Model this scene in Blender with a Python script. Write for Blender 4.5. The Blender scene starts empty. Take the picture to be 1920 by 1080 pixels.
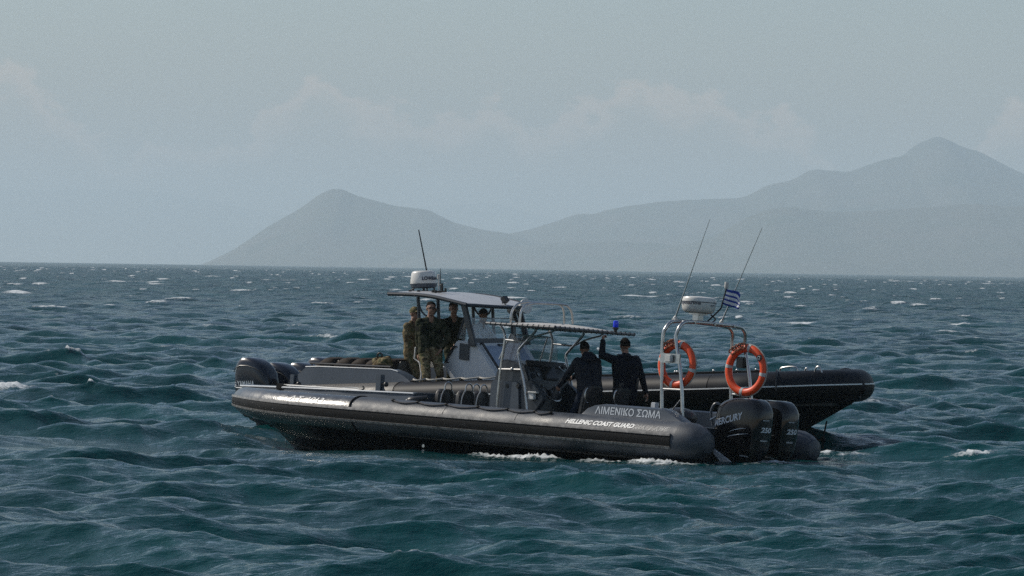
import bpy, bmesh, math, random
import numpy as np
from mathutils import Vector, Matrix, noise as mnoise

random.seed(7)
RNG = np.random.default_rng(11)
scene = bpy.context.scene
COL = scene.collection
rad = math.radians

# ------------------------------------------------------------------ camera
CAM_H = 3.06                    # metres above mean water, on a quay
F_PX = 7200.0                   # focal length in pixels of the 1920 px wide photograph
TILT = rad(0.865)               # the photograph leans: horizon falls to the right
PITCH = math.atan(41.5 / F_PX)
VIEW = Vector((0, math.cos(PITCH), -math.sin(PITCH)))
UP0 = Vector((0, math.sin(PITCH), math.cos(PITCH)))
RIGHT = Vector((1, 0, 0)) * math.cos(TILT) + UP0 * math.sin(TILT)
UP = UP0 * math.cos(TILT) - Vector((1, 0, 0)) * math.sin(TILT)
CAM = Vector((0, 0, CAM_H))
cd = bpy.data.cameras.new('camera')
cam = bpy.data.objects.new('camera', cd)
COL.objects.link(cam)
cd.sensor_width = 36.0
cd.lens = 36.0 * F_PX / 1920.0
cd.clip_start = 1.0
cd.clip_end = 90000.0
cam.matrix_world = Matrix.Translation(CAM) @ Matrix((
    (RIGHT.x, UP.x, -VIEW.x), (RIGHT.y, UP.y, -VIEW.y), (RIGHT.z, UP.z, -VIEW.z))).to_4x4()
scene.camera = cam

def ray(px, py):
    return (VIEW * F_PX + RIGHT * (px - 960) - UP * (py - 540)).normalized()

# ------------------------------------------------------------------ sky, sun, exposure
SUN_AZ, SUN_EL = rad(-62), rad(38)          # azimuth from +Y towards +X
world = bpy.data.worlds.new('World')
scene.world = world
world.use_nodes = True
wn, wl = world.node_tree.nodes, world.node_tree.links
wn.clear()
w_out = wn.new('ShaderNodeOutputWorld')
w_bg = wn.new('ShaderNodeBackground')
w_bg.inputs['Strength'].default_value = 0.115
sky = wn.new('ShaderNodeTexSky')
sky.sky_type = 'NISHITA'
sky.sun_disc = False
sky.sun_elevation = SUN_EL
sky.sun_rotation = SUN_AZ
sky.air_density = 1.0
sky.dust_density = 1.0
sky.ozone_density = 1.2
CLOUD_OFF = (0.0, 0.0, 0.0)
# bank of hazy cumulus low all round the horizon
wt = wn.new('ShaderNodeTexCoord')
def wmath(op, a=None, b=None, c=None, clamp=False):
    n = wn.new('ShaderNodeMath'); n.operation = op; n.use_clamp = clamp
    for i, v in enumerate((a, b, c)):
        if v is None: continue
        if isinstance(v, (int, float)): n.inputs[i].default_value = v
        else: wl.new(v, n.inputs[i])
    return n.outputs[0]
def wnoise(scale, detail, stretch, off=(0, 0, 0), rough=0.55):
    m = wn.new('ShaderNodeMapping'); m.inputs['Scale'].default_value = stretch; m.inputs['Location'].default_value = off
    wl.new(wt.outputs['Generated'], m.inputs['Vector'])
    n = wn.new('ShaderNodeTexNoise'); n.inputs['Scale'].default_value = scale; n.inputs['Detail'].default_value = detail
    n.inputs['Roughness'].default_value = rough
    wl.new(m.outputs[0], n.inputs['Vector'])
    return n.outputs['Fac']
sep = wn.new('ShaderNodeSeparateXYZ'); wl.new(wt.outputs['Generated'], sep.inputs[0])
EL = sep.outputs['Z']
def wmap(v, a, b, c, d):
    n = wn.new('ShaderNodeMapRange'); n.interpolation_type = 'SMOOTHSTEP'
    for i, x in zip(('From Min', 'From Max', 'To Min', 'To Max'), (a, b, c, d)): n.inputs[i].default_value = x
    wl.new(v, n.inputs['Value'])
    return n.outputs[0]
milk = wmap(EL, -0.01, 0.095, 0.86, 0.0)
top = wmath('ADD', wmath('MULTIPLY', wnoise(13.0, 2, (1, 1, 0), CLOUD_OFF), 0.15), -0.034)     # how high the bank reaches, by direction
puff = wmath('MULTIPLY', wmath('SUBTRACT', wnoise(70.0, 7, (1, 1, 1.6), (3, 1, 2), 0.6), 0.5), 0.035)
under = wmath('SUBTRACT', wmath('ADD', top, puff), EL)                              # > 0 inside the bank
edge = wmap(under, 0.0, 0.0055, 0.0, 1.0)
fade = wmap(under, 0.002, 0.014, 1.0, 0.12)
cl = wmath('MULTIPLY', wmath('MULTIPLY', edge, fade), 0.72)
mxa = wn.new('ShaderNodeMix'); mxa.data_type = 'RGBA'
wl.new(milk, mxa.inputs['Factor']); wl.new(sky.outputs[0], mxa.inputs[6]); mxa.inputs[7].default_value = (4.7, 3.95, 3.1, 1)
mxb = wn.new('ShaderNodeMix'); mxb.data_type = 'RGBA'
wl.new(cl, mxb.inputs['Factor']); wl.new(mxa.outputs[2], mxb.inputs[6]); mxb.inputs[7].default_value = (9.6, 7.3, 5.5, 1)
wl.new(mxb.outputs[2], w_bg.inputs['Color'])
wl.new(w_bg.outputs[0], w_out.inputs[0])
sd = bpy.data.lights.new('sun', 'SUN')
sun = bpy.data.objects.new('sun', sd)
COL.objects.link(sun)
sd.energy = 5.0
sd.angle = rad(0.53)
sd.color = (1.0, 0.93, 0.82)
SUN_DIR = Vector((math.sin(SUN_AZ) * math.cos(SUN_EL), math.cos(SUN_AZ) * math.cos(SUN_EL), math.sin(SUN_EL)))
sun.rotation_euler = SUN_DIR.to_track_quat('Z', 'Y').to_euler()
scene.view_settings.view_transform = 'Standard'
scene.view_settings.look = 'None'
scene.view_settings.exposure = -0.38
scene.view_settings.gamma = 1.0
scene.view_settings.use_curve_mapping = False
scene.render.engine = 'CYCLES'
cy = scene.cycles
cy.use_denoising = False
cy.max_bounces = 6
cy.diffuse_bounces = 2
cy.glossy_bounces = 3
cy.transmission_bounces = 4
cy.transparent_max_bounces = 12
cy.volume_bounces = 1
cy.sample_clamp_indirect = 4.0
cy.sample_clamp_direct = 12.0
cy.caustics_reflective = False
cy.caustics_refractive = False

# ------------------------------------------------------------------ helpers
def tag(o, label=None, cat=None, group=None, kind=None):
    if label: o['label'] = label
    if cat: o['category'] = cat
    if group: o['group'] = group
    if kind: o['kind'] = kind
    return o

def link(name, me, mat=None, parent=None, smooth=True, matrix=None):
    o = bpy.data.objects.new(name, me)
    COL.objects.link(o)
    if mat is not None:
        for m in (mat if isinstance(mat, (list, tuple)) else [mat]):
            me.materials.append(m)
    if smooth is True:
        me.polygons.foreach_set('use_smooth', [True] * len(me.polygons))
    if parent is not None:
        o.parent = parent
    if matrix is not None:
        o.matrix_world = matrix
    return o

def empty(name, matrix):
    o = bpy.data.objects.new(name, None)
    o.empty_display_size = 0.2
    COL.objects.link(o)
    o.matrix_world = matrix
    return o

def catmull(pts, n=6, closed=False):
    P = [Vector(p) for p in pts]
    out = []
    m = len(P)
    rng = range(m if closed else m - 1)
    for i in rng:
        p1, p2 = P[i], P[(i + 1) % m]
        p0 = P[i - 1] if (i > 0 or closed) else p1 * 2 - p2
        p3 = P[(i + 2) % m] if (i + 2 < m or closed) else p2 * 2 - p1
        for k in range(n):
            t = k / n
            out.append(0.5 * ((2 * p1) + (p2 - p0) * t + (2 * p0 - 5 * p1 + 4 * p2 - p3) * t * t + (3 * p1 - p0 - 3 * p2 + p3) * t ** 3))
    if not closed:
        out.append(P[-1])
    return out

class MB:
    """collects shapes, then links them as ONE mesh object"""
    def __init__(self):
        self.v, self.f, self.m = [], [], []
        self.starts = []
    def add(self, verts, faces, mi=0):
        n = len(self.v)
        self.starts.append((n, len(self.f)))
        self.v += [tuple(v) for v in verts]
        self.f += [tuple(i + n for i in f) for f in faces]
        self.m += [mi] * len(faces)
        return self
    def loft(self, rings, closed=True, cap0=True, cap1=True, mi=0):
        k = len(rings[0])
        vs = [p for r in rings for p in r]
        fs = []
        for i in range(len(rings) - 1):
            for j in range(k if closed else k - 1):
                a, b = i * k + j, i * k + (j + 1) % k
                fs.append((a, b, b + k, a + k))
        if cap0: fs.append(tuple(range(k))[::-1])
        if cap1: fs.append(tuple((len(rings) - 1) * k + j for j in range(k)))
        return self.add(vs, fs, mi)
    def tube(self, pts, r, seg=8, mi=0, caps=True, closed=False, flat=None):
        P = [Vector(p) for p in pts]
        n = len(P)
        rings = []
        nrm = None
        for i in range(n):
            if closed:
                t = P[(i + 1) % n] - P[i - 1]
            else:
                t = P[min(i + 1, n - 1)] - P[max(i - 1, 0)]
            if t.length < 1e-9: t = Vector((0, 0, 1))
            t.normalize()
            if nrm is None:
                h = Vector((0, 0, 1)) if abs(t.z) < 0.9 else Vector((1, 0, 0))
                nrm = t.cross(h).normalized()
            else:
                nrm = (nrm - t * nrm.dot(t))
                if nrm.length < 1e-6: nrm = t.orthogonal()
                nrm.normalize()
            b = t.cross(nrm)
            rr = r[i] if isinstance(r, (list, tuple)) else r
            fl = flat or 1.0
            rings.append([P[i] + nrm * (math.cos(2 * math.pi * j / seg) * rr) + b * (math.sin(2 * math.pi * j / seg) * rr * fl) for j in range(seg)])
        if closed:
            rings.append(rings[0])
        return self.loft(rings, True, caps and not closed, caps and not closed, mi)
    def rod(self, a, b, r, seg=8, mi=0):
        return self.tube([a, b], r, seg, mi)
    def lathe(self, prof, c=(0, 0, 0), axis=(0, 0, 1), seg=24, mi=0, sx=1.0, ref=None):
        """prof: list of (radius, height along axis)"""
        a = Vector(axis).normalized()
        h = Vector(ref) if ref else (Vector((1, 0, 0)) if abs(a.x) < 0.9 else Vector((0, 1, 0)))
        u = (h - a * h.dot(a)).normalized()
        w = a.cross(u)
        c = Vector(c)
        rings = [[c + a * z + u * (math.cos(2 * math.pi * j / seg) * r * sx) + w * (math.sin(2 * math.pi * j / seg) * r) for j in range(seg)] for r, z in prof]
        return self.loft(rings, True, prof[0][0] > 1e-5, prof[-1][0] > 1e-5, mi)
    def prism(self, outline, d, mi=0):
        """outline: 3-D polygon, d: offset vector"""
        d = Vector(d)
        o = [Vector(p) for p in outline]
        return self.loft([o, [p + d for p in o]], True, True, True, mi)
    def box(self, c, s, M=None, mi=0):
        c = Vector(c)
        x, y, z = s[0] / 2, s[1] / 2, s[2] / 2
        pts = [Vector((i * x, j * y, k * z)) for k in (-1, 1) for j in (-1, 1) for i in (-1, 1)]
        if M is not None: pts = [M @ p for p in pts]
        return self.add([c + p for p in pts], [(0, 2, 3, 1), (4, 5, 7, 6), (0, 1, 5, 4), (2, 6, 7, 3), (0, 4, 6, 2), (1, 3, 7, 5)], mi)
    def ball(self, c, r, seg=12, rings=8, mi=0, M=None):
        c = Vector(c)
        r = r if isinstance(r, (tuple, list)) else (r, r, r)
        rg = []
        for i in range(rings + 1):
            th = math.pi * i / rings
            s = max(math.sin(th), 1e-4)
            row = []
            for j in range(seg):
                p = Vector((r[0] * s * math.cos(2 * math.pi * j / seg), r[1] * s * math.sin(2 * math.pi * j / seg), r[2] * math.cos(th)))
                if M is not None: p = M @ p
                row.append(c + p)
            rg.append(row)
        return self.loft(rg, True, True, True, mi)
    def mesh(self, name, bevel=0.0, bseg=2, subsurf=0):
        me = bpy.data.meshes.new(name)
        me.from_pydata(self.v, [], self.f)
        me.polygons.foreach_set('material_index', self.m)
        bm = bmesh.new()
        bm.from_mesh(me)
        bmesh.ops.recalc_face_normals(bm, faces=bm.faces)
        if bevel:
            es = [e for e in bm.edges if len(e.link_faces) == 2 and e.calc_face_angle(0) > 0.6]
            bmesh.ops.bevel(bm, geom=es, offset=bevel, segments=bseg, affect='EDGES', clamp_overlap=True)
        bm.to_mesh(me)
        bm.free()
        return me
    def build_each(self, name, mat, parent=None, **kw):
        """every shape added becomes an object of its own"""
        ends = self.starts[1:] + [(len(self.v), len(self.f))]
        out = []
        for (v0, f0), (v1, f1) in zip(self.starts, ends):
            q = MB()
            q.add(self.v[v0:v1], [tuple(i - v0 for i in f) for f in self.f[f0:f1]])
            out.append(q.build(name, mat, parent, **kw))
        return out
    def build(self, name, mat, parent=None, smooth=True, bevel=0.0, bseg=2, angle=None, matrix=None):
        me = self.mesh(name, bevel, bseg)
        o = link(name, me, mat, parent, smooth, matrix)
        if smooth:
            crease(me, angle or 40)
        return o

def crease(me, deg=40):
    """sharp edges where faces meet at more than deg"""
    bm = bmesh.new()
    bm.from_mesh(me)
    a = rad(deg)
    for e in bm.edges:
        e.smooth = not (len(e.link_faces) == 2 and e.calc_face_angle(0) > a)
    bm.to_mesh(me)
    bm.free()

# ------------------------------------------------------------------ materials
MATS = {}
def mat(name, col, rough=0.5, metal=0.0, var=0.0, vscale=6.0, bump=0.0, bscale=40.0, spec=0.5, coat=0.0, col2=None, rvar=0.0, stretch=(1, 1, 1), emit=None, alpha=None, trans=None):
    if name in MATS: return MATS[name]
    m = bpy.data.materials.new(name)
    m.use_nodes = True
    nt = m.node_tree
    N, L = nt.nodes, nt.links
    b = N['Principled BSDF']
    b.inputs['Base Color'].default_value = (*col, 1)
    b.inputs['Roughness'].default_value = rough
    b.inputs['Metallic'].default_value = metal
    b.inputs['Specular IOR Level'].default_value = spec
    b.inputs['Coat Weight'].default_value = coat
    b.inputs['Coat Roughness'].default_value = 0.08
    if trans: b.inputs['Transmission Weight'].default_value = trans
    if emit:
        b.inputs['Emission Color'].default_value = (*emit[:3], 1)
        b.inputs['Emission Strength'].default_value = emit[3]
    tc = N.new('ShaderNodeTexCoord')
    mp = N.new('ShaderNodeMapping')
    mp.inputs['Scale'].default_value = stretch
    L.new(tc.outputs['Object'], mp.inputs['Vector'])
    if var or col2 or rvar:
        nz = N.new('ShaderNodeTexNoise')
        nz.inputs['Scale'].default_value = vscale
        nz.inputs['Detail'].default_value = 6
        nz.inputs['Roughness'].default_value = 0.62
        L.new(mp.outputs[0], nz.inputs['Vector'])
        cr = N.new('ShaderNodeValToRGB')
        c2 = col2 if col2 else tuple(c * (1 - var) for c in col)
        c1 = col if col2 else tuple(min(1, c * (1 + var)) for c in col)
        cr.color_ramp.elements[0].position = 0.33
        cr.color_ramp.elements[1].position = 0.67
        cr.color_ramp.elements[0].color = (*c2, 1)
        cr.color_ramp.elements[1].color = (*c1, 1)
        L.new(nz.outputs['Fac'], cr.inputs['Fac'])
        if var or col2: L.new(cr.outputs['Color'], b.inputs['Base Color'])
        if rvar:
            mr = N.new('ShaderNodeMapRange')
            mr.inputs['From Min'].default_value = 0.3
            mr.inputs['From Max'].default_value = 0.7
            mr.inputs['To Min'].default_value = max(0.02, rough - rvar)
            mr.inputs['To Max'].default_value = min(1, rough + rvar)
            L.new(nz.outputs['Fac'], mr.inputs['Value'])
            L.new(mr.outputs[0], b.inputs['Roughness'])
    if bump:
        n2 = N.new('ShaderNodeTexNoise')
        n2.inputs['Scale'].default_value = bscale
        n2.inputs['Detail'].default_value = 5
        L.new(mp.outputs[0], n2.inputs['Vector'])
        bp = N.new('ShaderNodeBump')
        bp.inputs['Strength'].default_value = bump
        bp.inputs['Distance'].default_value = 0.01
        L.new(n2.outputs['Fac'], bp.inputs['Height'])
        L.new(bp.outputs['Normal'], b.inputs['Normal'])
    MATS[name] = m
    return m
# ------------------------------------------------------------------ boats: where they lie (needed by the sea)
class Pose:
    """boat frame: X forward from the transom, Y to port, Z up from the design waterline"""
    def __init__(self, fwd_deg, pitch, roll, anchor_local, px, py, dist):
        a = rad(fwd_deg)
        f0 = Vector((math.cos(a), math.sin(a), 0))
        p0 = Vector((-math.sin(a), math.cos(a), 0))
        z = Vector((0, 0, 1))
        f = f0 * math.cos(rad(pitch)) + z * math.sin(rad(pitch))
        u = z * math.cos(rad(pitch)) - f0 * math.sin(rad(pitch))
        p = p0 * math.cos(rad(roll)) + u * math.sin(rad(roll))     # roll > 0: port side up
        u = f.cross(p)
        R = Matrix(((f.x, p.x, u.x), (f.y, p.y, u.y), (f.z, p.z, u.z)))
        d = ray(px, py)
        w = CAM + d * (dist / d.y)
        self.R = R
        self.M = Matrix.Translation(w - R @ Vector(anchor_local)) @ R.to_4x4()
        self.I = self.M.inverted()
    def loc(self, px, py, X=None, Y=None, Z=None):
        """boat-frame point that lies on a plane of the boat and is seen at a pixel of the photograph"""
        o = self.I @ CAM
        d = self.I.to_3x3() @ ray(px, py)
        if X is not None: t = (X - o.x) / d.x
        elif Y is not None: t = (Y - o.y) / d.y
        else: t = (Z - o.z) / d.z
        return o + d * t
    def proj(self, p):
        w = self.M @ Vector(p) - CAM
        k = F_PX / w.dot(VIEW)
        return (960 + w.dot(RIGHT) * k, 540 - w.dot(UP) * k)

NEAR = Pose(180 - 42, 1.3, 3.6, (0.0, 1.36, 0.50), 1277, 827, 60.0)
FAR = Pose(-38, 2.6, 0.0, (8.4, -1.30, 0.82), 1450, 721, 65.0)

# ------------------------------------------------------------------ haze
bm = MB().box((0, 16300, 265), (30000, 35400, 670))
hz = bpy.data.materials.new('haze_air')
hz.use_nodes = True
hn = hz.node_tree.nodes
hn.clear()
ho = hn.new('ShaderNodeOutputMaterial')
hv = hn.new('ShaderNodeVolumePrincipled')
hv.inputs['Color'].default_value = (0.72, 0.87, 0.97, 1)
hv.inputs['Density'].default_value = 1.25e-4
hv.inputs['Anisotropy'].default_value = 0.0
hz.node_tree.links.new(hv.outputs[0], ho.inputs['Volume'])
haze = bm.build('haze', hz, smooth=False)
tag(haze, 'pale blue haze over the sea that fades the far mountains', 'haze', kind='stuff')

# ------------------------------------------------------------------ mountains
def lerp_profile(P, x):
    xs = [p[0] for p in P]; ys = [p[1] for p in P]
    return np.interp(x, xs, ys)
def horizon(px): return 491.0 + 0.0151 * px
MT = mat('mountain_scrub', (0.085, 0.095, 0.06), 0.9, var=0.35, vscale=0.004, spec=0.1, col2=(0.14, 0.12, 0.09))
def mountain(name, label, D, prof, depth, seed, rough=1.0):
    P = [((p[0] - 960) / F_PX * D, max(-40.0, (horizon(p[0]) - 7 - p[1]) / F_PX * D + CAM_H)) for p in prof]
    base = -45.0
    x0, x1 = P[0][0], P[-1][0]
    nx, ny = 420, 44
    xs = np.linspace(x0, x1, nx)
    h = lerp_profile(P, xs) - base
    k = np.ones(5) / 5
    hs = np.convolve(np.pad(h, 2, mode='edge'), k, 'valid')
    V = []
    for j in range(ny + 1):
        t = j / ny                                       # 0 shore, 0.5 ridge, 1 back
        y = D + (t - 0.5) * 2 * depth
        s = 1 - abs(t - 0.5) * 2
        e = s ** 0.85
        for i in range(nx):
            n = mnoise.fractal(Vector((xs[i] / 420 + seed, y / 420, seed)), 0.9, 2.1, 6)
            n2 = mnoise.fractal(Vector((xs[i] / 60 + seed, y / 60, seed + 5)), 0.9, 2.1, 4)
            z = hs[i] * e * (1 - 0.22 * abs(n) * (1 - s * s)) + hs[i] * 0.008 * rough * n2
            V.append((xs[i], y + n * 60 * (1 - s), base + z))
    F = [(j * nx + i, j * nx + i + 1, (j + 1) * nx + i + 1, (j + 1) * nx + i) for j in range(ny) for i in range(nx - 1)]
    me = bpy.data.meshes.new(name)
    me.from_pydata(V, [], F)
    o = link(name, me, MT)
    tag(o, label, 'mountain', kind='structure')
    return o
mountain('mountain', 'lone pointed blue mountain left of centre', 12500,
         [(300, 520), (380, 497), (440, 466), (500, 425), (560, 391), (600, 362), (620, 354), (640, 354), (665, 367), (700, 376), (740, 386), (790, 391), (805, 395), (850, 418), (900, 430), (945, 437), (1000, 452), (1080, 478), (1200, 500), (1300, 512)], 1500, 3.3)
mountain('mountain', 'tall blue mountain with a pointed peak on the right', 13500,
         [(860, 505), (900, 470), (940, 440), (985, 432), (1030, 418), (1060, 408), (1090, 399), (1105, 403), (1140, 393), (1180, 385), (1250, 377), (1330, 373), (1390, 371), (1410, 362), (1430, 348), (1460, 343), (1490, 334), (1505, 324), (1525, 317), (1550, 320), (1595, 321), (1640, 303), (1690, 292), (1710, 274), (1735, 261), (1757, 255), (1770, 260), (1800, 275), (1835, 285), (1870, 305), (1920, 328), (2040, 380), (2200, 410), (2500, 470), (2700, 540)], 2000, 8.1)
mountain('mountain', 'lower nearer blue ridge along the right part of the horizon', 10500,
         [(1120, 515), (1200, 478), (1280, 458), (1340, 444), (1370, 424), (1400, 407), (1440, 392), (1480, 389), (1530, 395), (1570, 398), (1640, 395), (1720, 390), (1790, 384), (1830, 382), (1880, 386), (1960, 388), (2200, 420), (2500, 480), (2700, 540)], 1200, 1.7)
mountain('mountain', 'very low pale ridge at the foot of the central mountains', 11300,
         [(700, 510), (745, 488), (790, 476), (860, 470), (960, 462), (1060, 455), (1150, 452), (1230, 455), (1300, 470), (1400, 520)], 900, 12.7)
mountain('mountain', 'faintest far mountain fading into the sky on the left', 31500,
         [(-900, 430), (-500, 400), (-200, 370), (0, 357), (150, 355), (280, 358), (400, 378), (500, 398), (640, 415), (760, 390), (850, 382), (930, 382), (1000, 400), (1100, 430), (1300, 470), (1500, 520)], 1400, 5.9)

# ------------------------------------------------------------------ sea
def spectrum_tile(L, N, kmin, kmax, tail, lp, wind, spread, seed, chop):
    """one square of wind sea: heights, sideways shifts, folding"""
    rng = np.random.default_rng(seed)
    k1 = 2 * np.pi * np.fft.fftfreq(N, L / N)
    kx, ky = np.meshgrid(k1, k1, indexing='ij')
    k = np.hypot(kx, ky)
    k[0, 0] = 1e-6
    kp = 2 * np.pi / lp
    S = np.exp(-1.25 * (kp / k) ** 2) / k ** tail
    gam = np.exp(-((np.sqrt(k) - math.sqrt(kp)) ** 2) / (2 * 0.12 ** 2 * kp))
    S *= 2.2 ** gam
    cosd = (kx * wind[0] + ky * wind[1]) / k
    sp = np.clip(cosd, 0, 1) ** spread + 0.05 * np.abs(cosd) + 0.008
    S = S * sp
    full = S.copy()
    S[(k < kmin) | (k >= kmax)] = 0
    h = (rng.standard_normal((N, N)) + 1j * rng.standard_normal((N, N))) * np.sqrt(S)
    return h, kx, ky, k, full
def make_tile(L, N, kmin, kmax, amp, lp, wind, spread, seed, chop, tail=4.1):
    h, kx, ky, k, _ = spectrum_tile(L, N, kmin, kmax, tail, lp, wind, spread, seed, chop)
    h *= amp * (2 * np.pi / L)
    f = lambda a: np.real(np.fft.ifft2(a)) * N * N
    z = f(h)
    dx = f(1j * kx / k * h) * chop
    dy = f(1j * ky / k * h) * chop
    jxx = 1 + f(-kx * kx / k * h) * chop
    jyy = 1 + f(-ky * ky / k * h) * chop
    jxy = f(-kx * ky / k * h) * chop
    J = jxx * jyy - jxy * jxy
    return [a.astype(np.float32) for a in (z, dx, dy, J)]
def sample(tile, L, x, y):
    N = tile[0].shape[0]
    u = (x / L * N) % N; v = (y / L * N) % N
    i0 = np.floor(u).astype(np.int64); j0 = np.floor(v).astype(np.int64)
    fu = (u - i0).astype(np.float32); fv = (v - j0).astype(np.float32)
    i0 %= N; j0 %= N
    i1 = (i0 + 1) % N; j1 = (j0 + 1) % N
    out = []
    for a in tile:
        out.append(a[i0, j0] * (1 - fu) * (1 - fv) + a[i1, j0] * fu * (1 - fv) + a[i0, j1] * (1 - fu) * fv + a[i1, j1] * fu * fv)
    return out
WIND = np.array([-0.3, -0.95]); WIND /= np.hypot(*WIND)
LP = 4.4
KS = 2 * math.pi / 2.6
L1, L2 = 157.0, 13.7
T1 = make_tile(L1, 1024, 0.05, KS, 1.0, LP, WIND, 3.0, 21, 1.0)
sig = T1[0].std()
AMP = 0.105 / sig                                   # standard deviation of the water level, metres
T1 = make_tile(L1, 1024, 0.05, KS, AMP, LP, WIND, 3.0, 21, 0.95)
T2 = make_tile(L2, 768, KS, 2 * math.pi / 0.07, AMP, LP, WIND, 3.0, 5, 0.0, 4.2)

def slope(t, L):
    d_ = L / t[0].shape[0]
    return float(np.gradient(t[0], d_, axis=0).std()), float(np.gradient(t[0], d_, axis=1).std())
print('slopes', slope(T1, L1), slope(T2, L2))
g2 = 0.30 / slope(T2, L2)[1]                       # steepness of the short chop
T2 = make_tile(L2, 768, KS, 2 * math.pi / 0.15, AMP * g2, LP, WIND, 3.0, 5, 0.42, 4.2)
print('slopes', slope(T1, L1), slope(T2, L2))
rows = list(np.arange(8.0, 33.0, 0.5))
d = 33.0
while d < 420:
    rows.append(d); d += 0.066 * (d / 40) ** 1.25
step = 0.066 * (420 / 40) ** 1.25
while d < 1500:
    rows.append(d); d += step; step = min(step * 1.0004, 1.9)
while d < 9500:
    rows.append(d); d += step; step *= 1.045
rows = np.array(rows)
core = np.linspace(-9.3, 9.3, 430)
w = 9.3 + np.cumsum(0.05 * 1.15 ** np.arange(1, 40)); w = w[w < 75]
cols = np.radians(np.concatenate([-w[::-1], core, w]))
DD, AA = np.meshgrid(rows, cols, indexing='ij')
GX = DD * np.tan(np.clip(AA, -1.3, 1.3)); GY = DD.copy()
spacing = np.gradient(rows)[:, None] + 0 * DD
z1, dx1, dy1, J1 = sample(T1, L1, GX, GY)
z2, dx2, dy2, J2 = sample(T2, L2, GX * 0.985 + GY * 0.17, GY * 0.985 - GX * 0.17)
a2 = np.clip(1.25 - spacing / 0.9, 0, 1)
a1 = np.clip(1.3 - spacing / 12.0, 0.0, 1)
# patches of wind: the chop is rougher here, smoother there
gust = 0.95 + 0.2 * np.sin(GX * 0.21 + 1.3 * np.sin(GY * 0.11)) * np.sin(GY * 0.163 + 0.9 * np.sin(GX * 0.13 + 1))
SX = GX + dx1 * a1 + dx2 * a2 * gust
SY = GY + dy1 * a1 + dy2 * a2 * gust
SZ = z1 * a1 + z2 * a2 * gust
# a longer swell that holds the bow of the near boat over a trough
def gauss(cx, cy, sx, sy, ang=0.0):
    c, s = math.cos(ang), math.sin(ang)
    u = (GX - cx) * c + (GY - cy) * s; v = -(GX - cx) * s + (GY - cy) * c
    return np.exp(-(u / sx) ** 2 / 2 - (v / sy) ** 2 / 2)
SZ -= (GY * GY + GX * GX) / (2 * 6.9e6)           # the round earth: the horizon lies 6 km off
# the water level along the near boat, read where the sea meets its side; inside the hulls the sea is held down
WL = [(1440, 876), (1330, 871), (1200, 866), (1060, 861), (960, 857), (860, 850), (790, 841), (700, 845), (620, 850), (558, 852)]
wl_x, wl_z = [], []
for px_, py_ in WL:
    q = NEAR.loc(px_, py_, Y=1.35 if px_ > 640 else .5)
    wl_x.append(q.x); wl_z.append((NEAR.M @ q).z)
print('waterline', [(round(a, 1), round(b, 2)) for a, b in zip(wl_x, wl_z)])
def to_local(P, zz):
    R = P.R; t = P.M.translation
    ax = GX - t.x; ay = GY - t.y; az = zz - t.z
    return ax * R[0][0] + ay * R[1][0] + az * R[2][0], ax * R[0][1] + ay * R[1][1] + az * R[2][1]
lx, ly = to_local(NEAR, 0.0)
tz = np.interp(lx, wl_x, wl_z)
dout = np.hypot(np.maximum(np.abs(ly) - 1.45, 0), np.maximum(np.maximum(lx - 10.2, -1.2 - lx), 0))
w_ = np.exp(-(dout / 1.3) ** 2)
SZ = SZ * (1 - w_) + w_ * (tz + 0.2 * z2 * a2)
front = np.clip((ly - 1.0) / .4, 0, 1) * np.clip((lx + 2) / 1.5, 0, 1) * np.clip((14.5 - lx) / 2.5, 0, 1)
cap_ = tz + .028 * dout
SZ = np.where(front > 0, SZ - front * np.clip(SZ - cap_, 0, None) * np.exp(-(dout / 9) ** 2), SZ)
damp = 1 - .7 * w_
SX = GX + (SX - GX) * damp; SY = GY + (SY - GY) * damp
inside = (np.abs(ly) < 1.0) & (lx > -.1) & (lx < 9.0)
SZ = np.where(inside, np.minimum(SZ, tz - .08), SZ)
lx2, ly2 = to_local(FAR, 0.0)
w2_ = np.exp(-(np.hypot(np.maximum(np.abs(ly2) - 1.3, 0), np.maximum(np.maximum(lx2 - 8, -4 - lx2), 0)) / 1.0) ** 2)
w2_ = w2_ * np.clip((6.5 - lx2) / 1.5, 0, 1)
SZ = SZ * (1 - .5 * w2_)
inside2 = (np.abs(ly2) < 1.0) & (lx2 > -2.9) & (lx2 < 7.4)
SZ = np.where(inside2, np.minimum(SZ, -.05), SZ)
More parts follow.
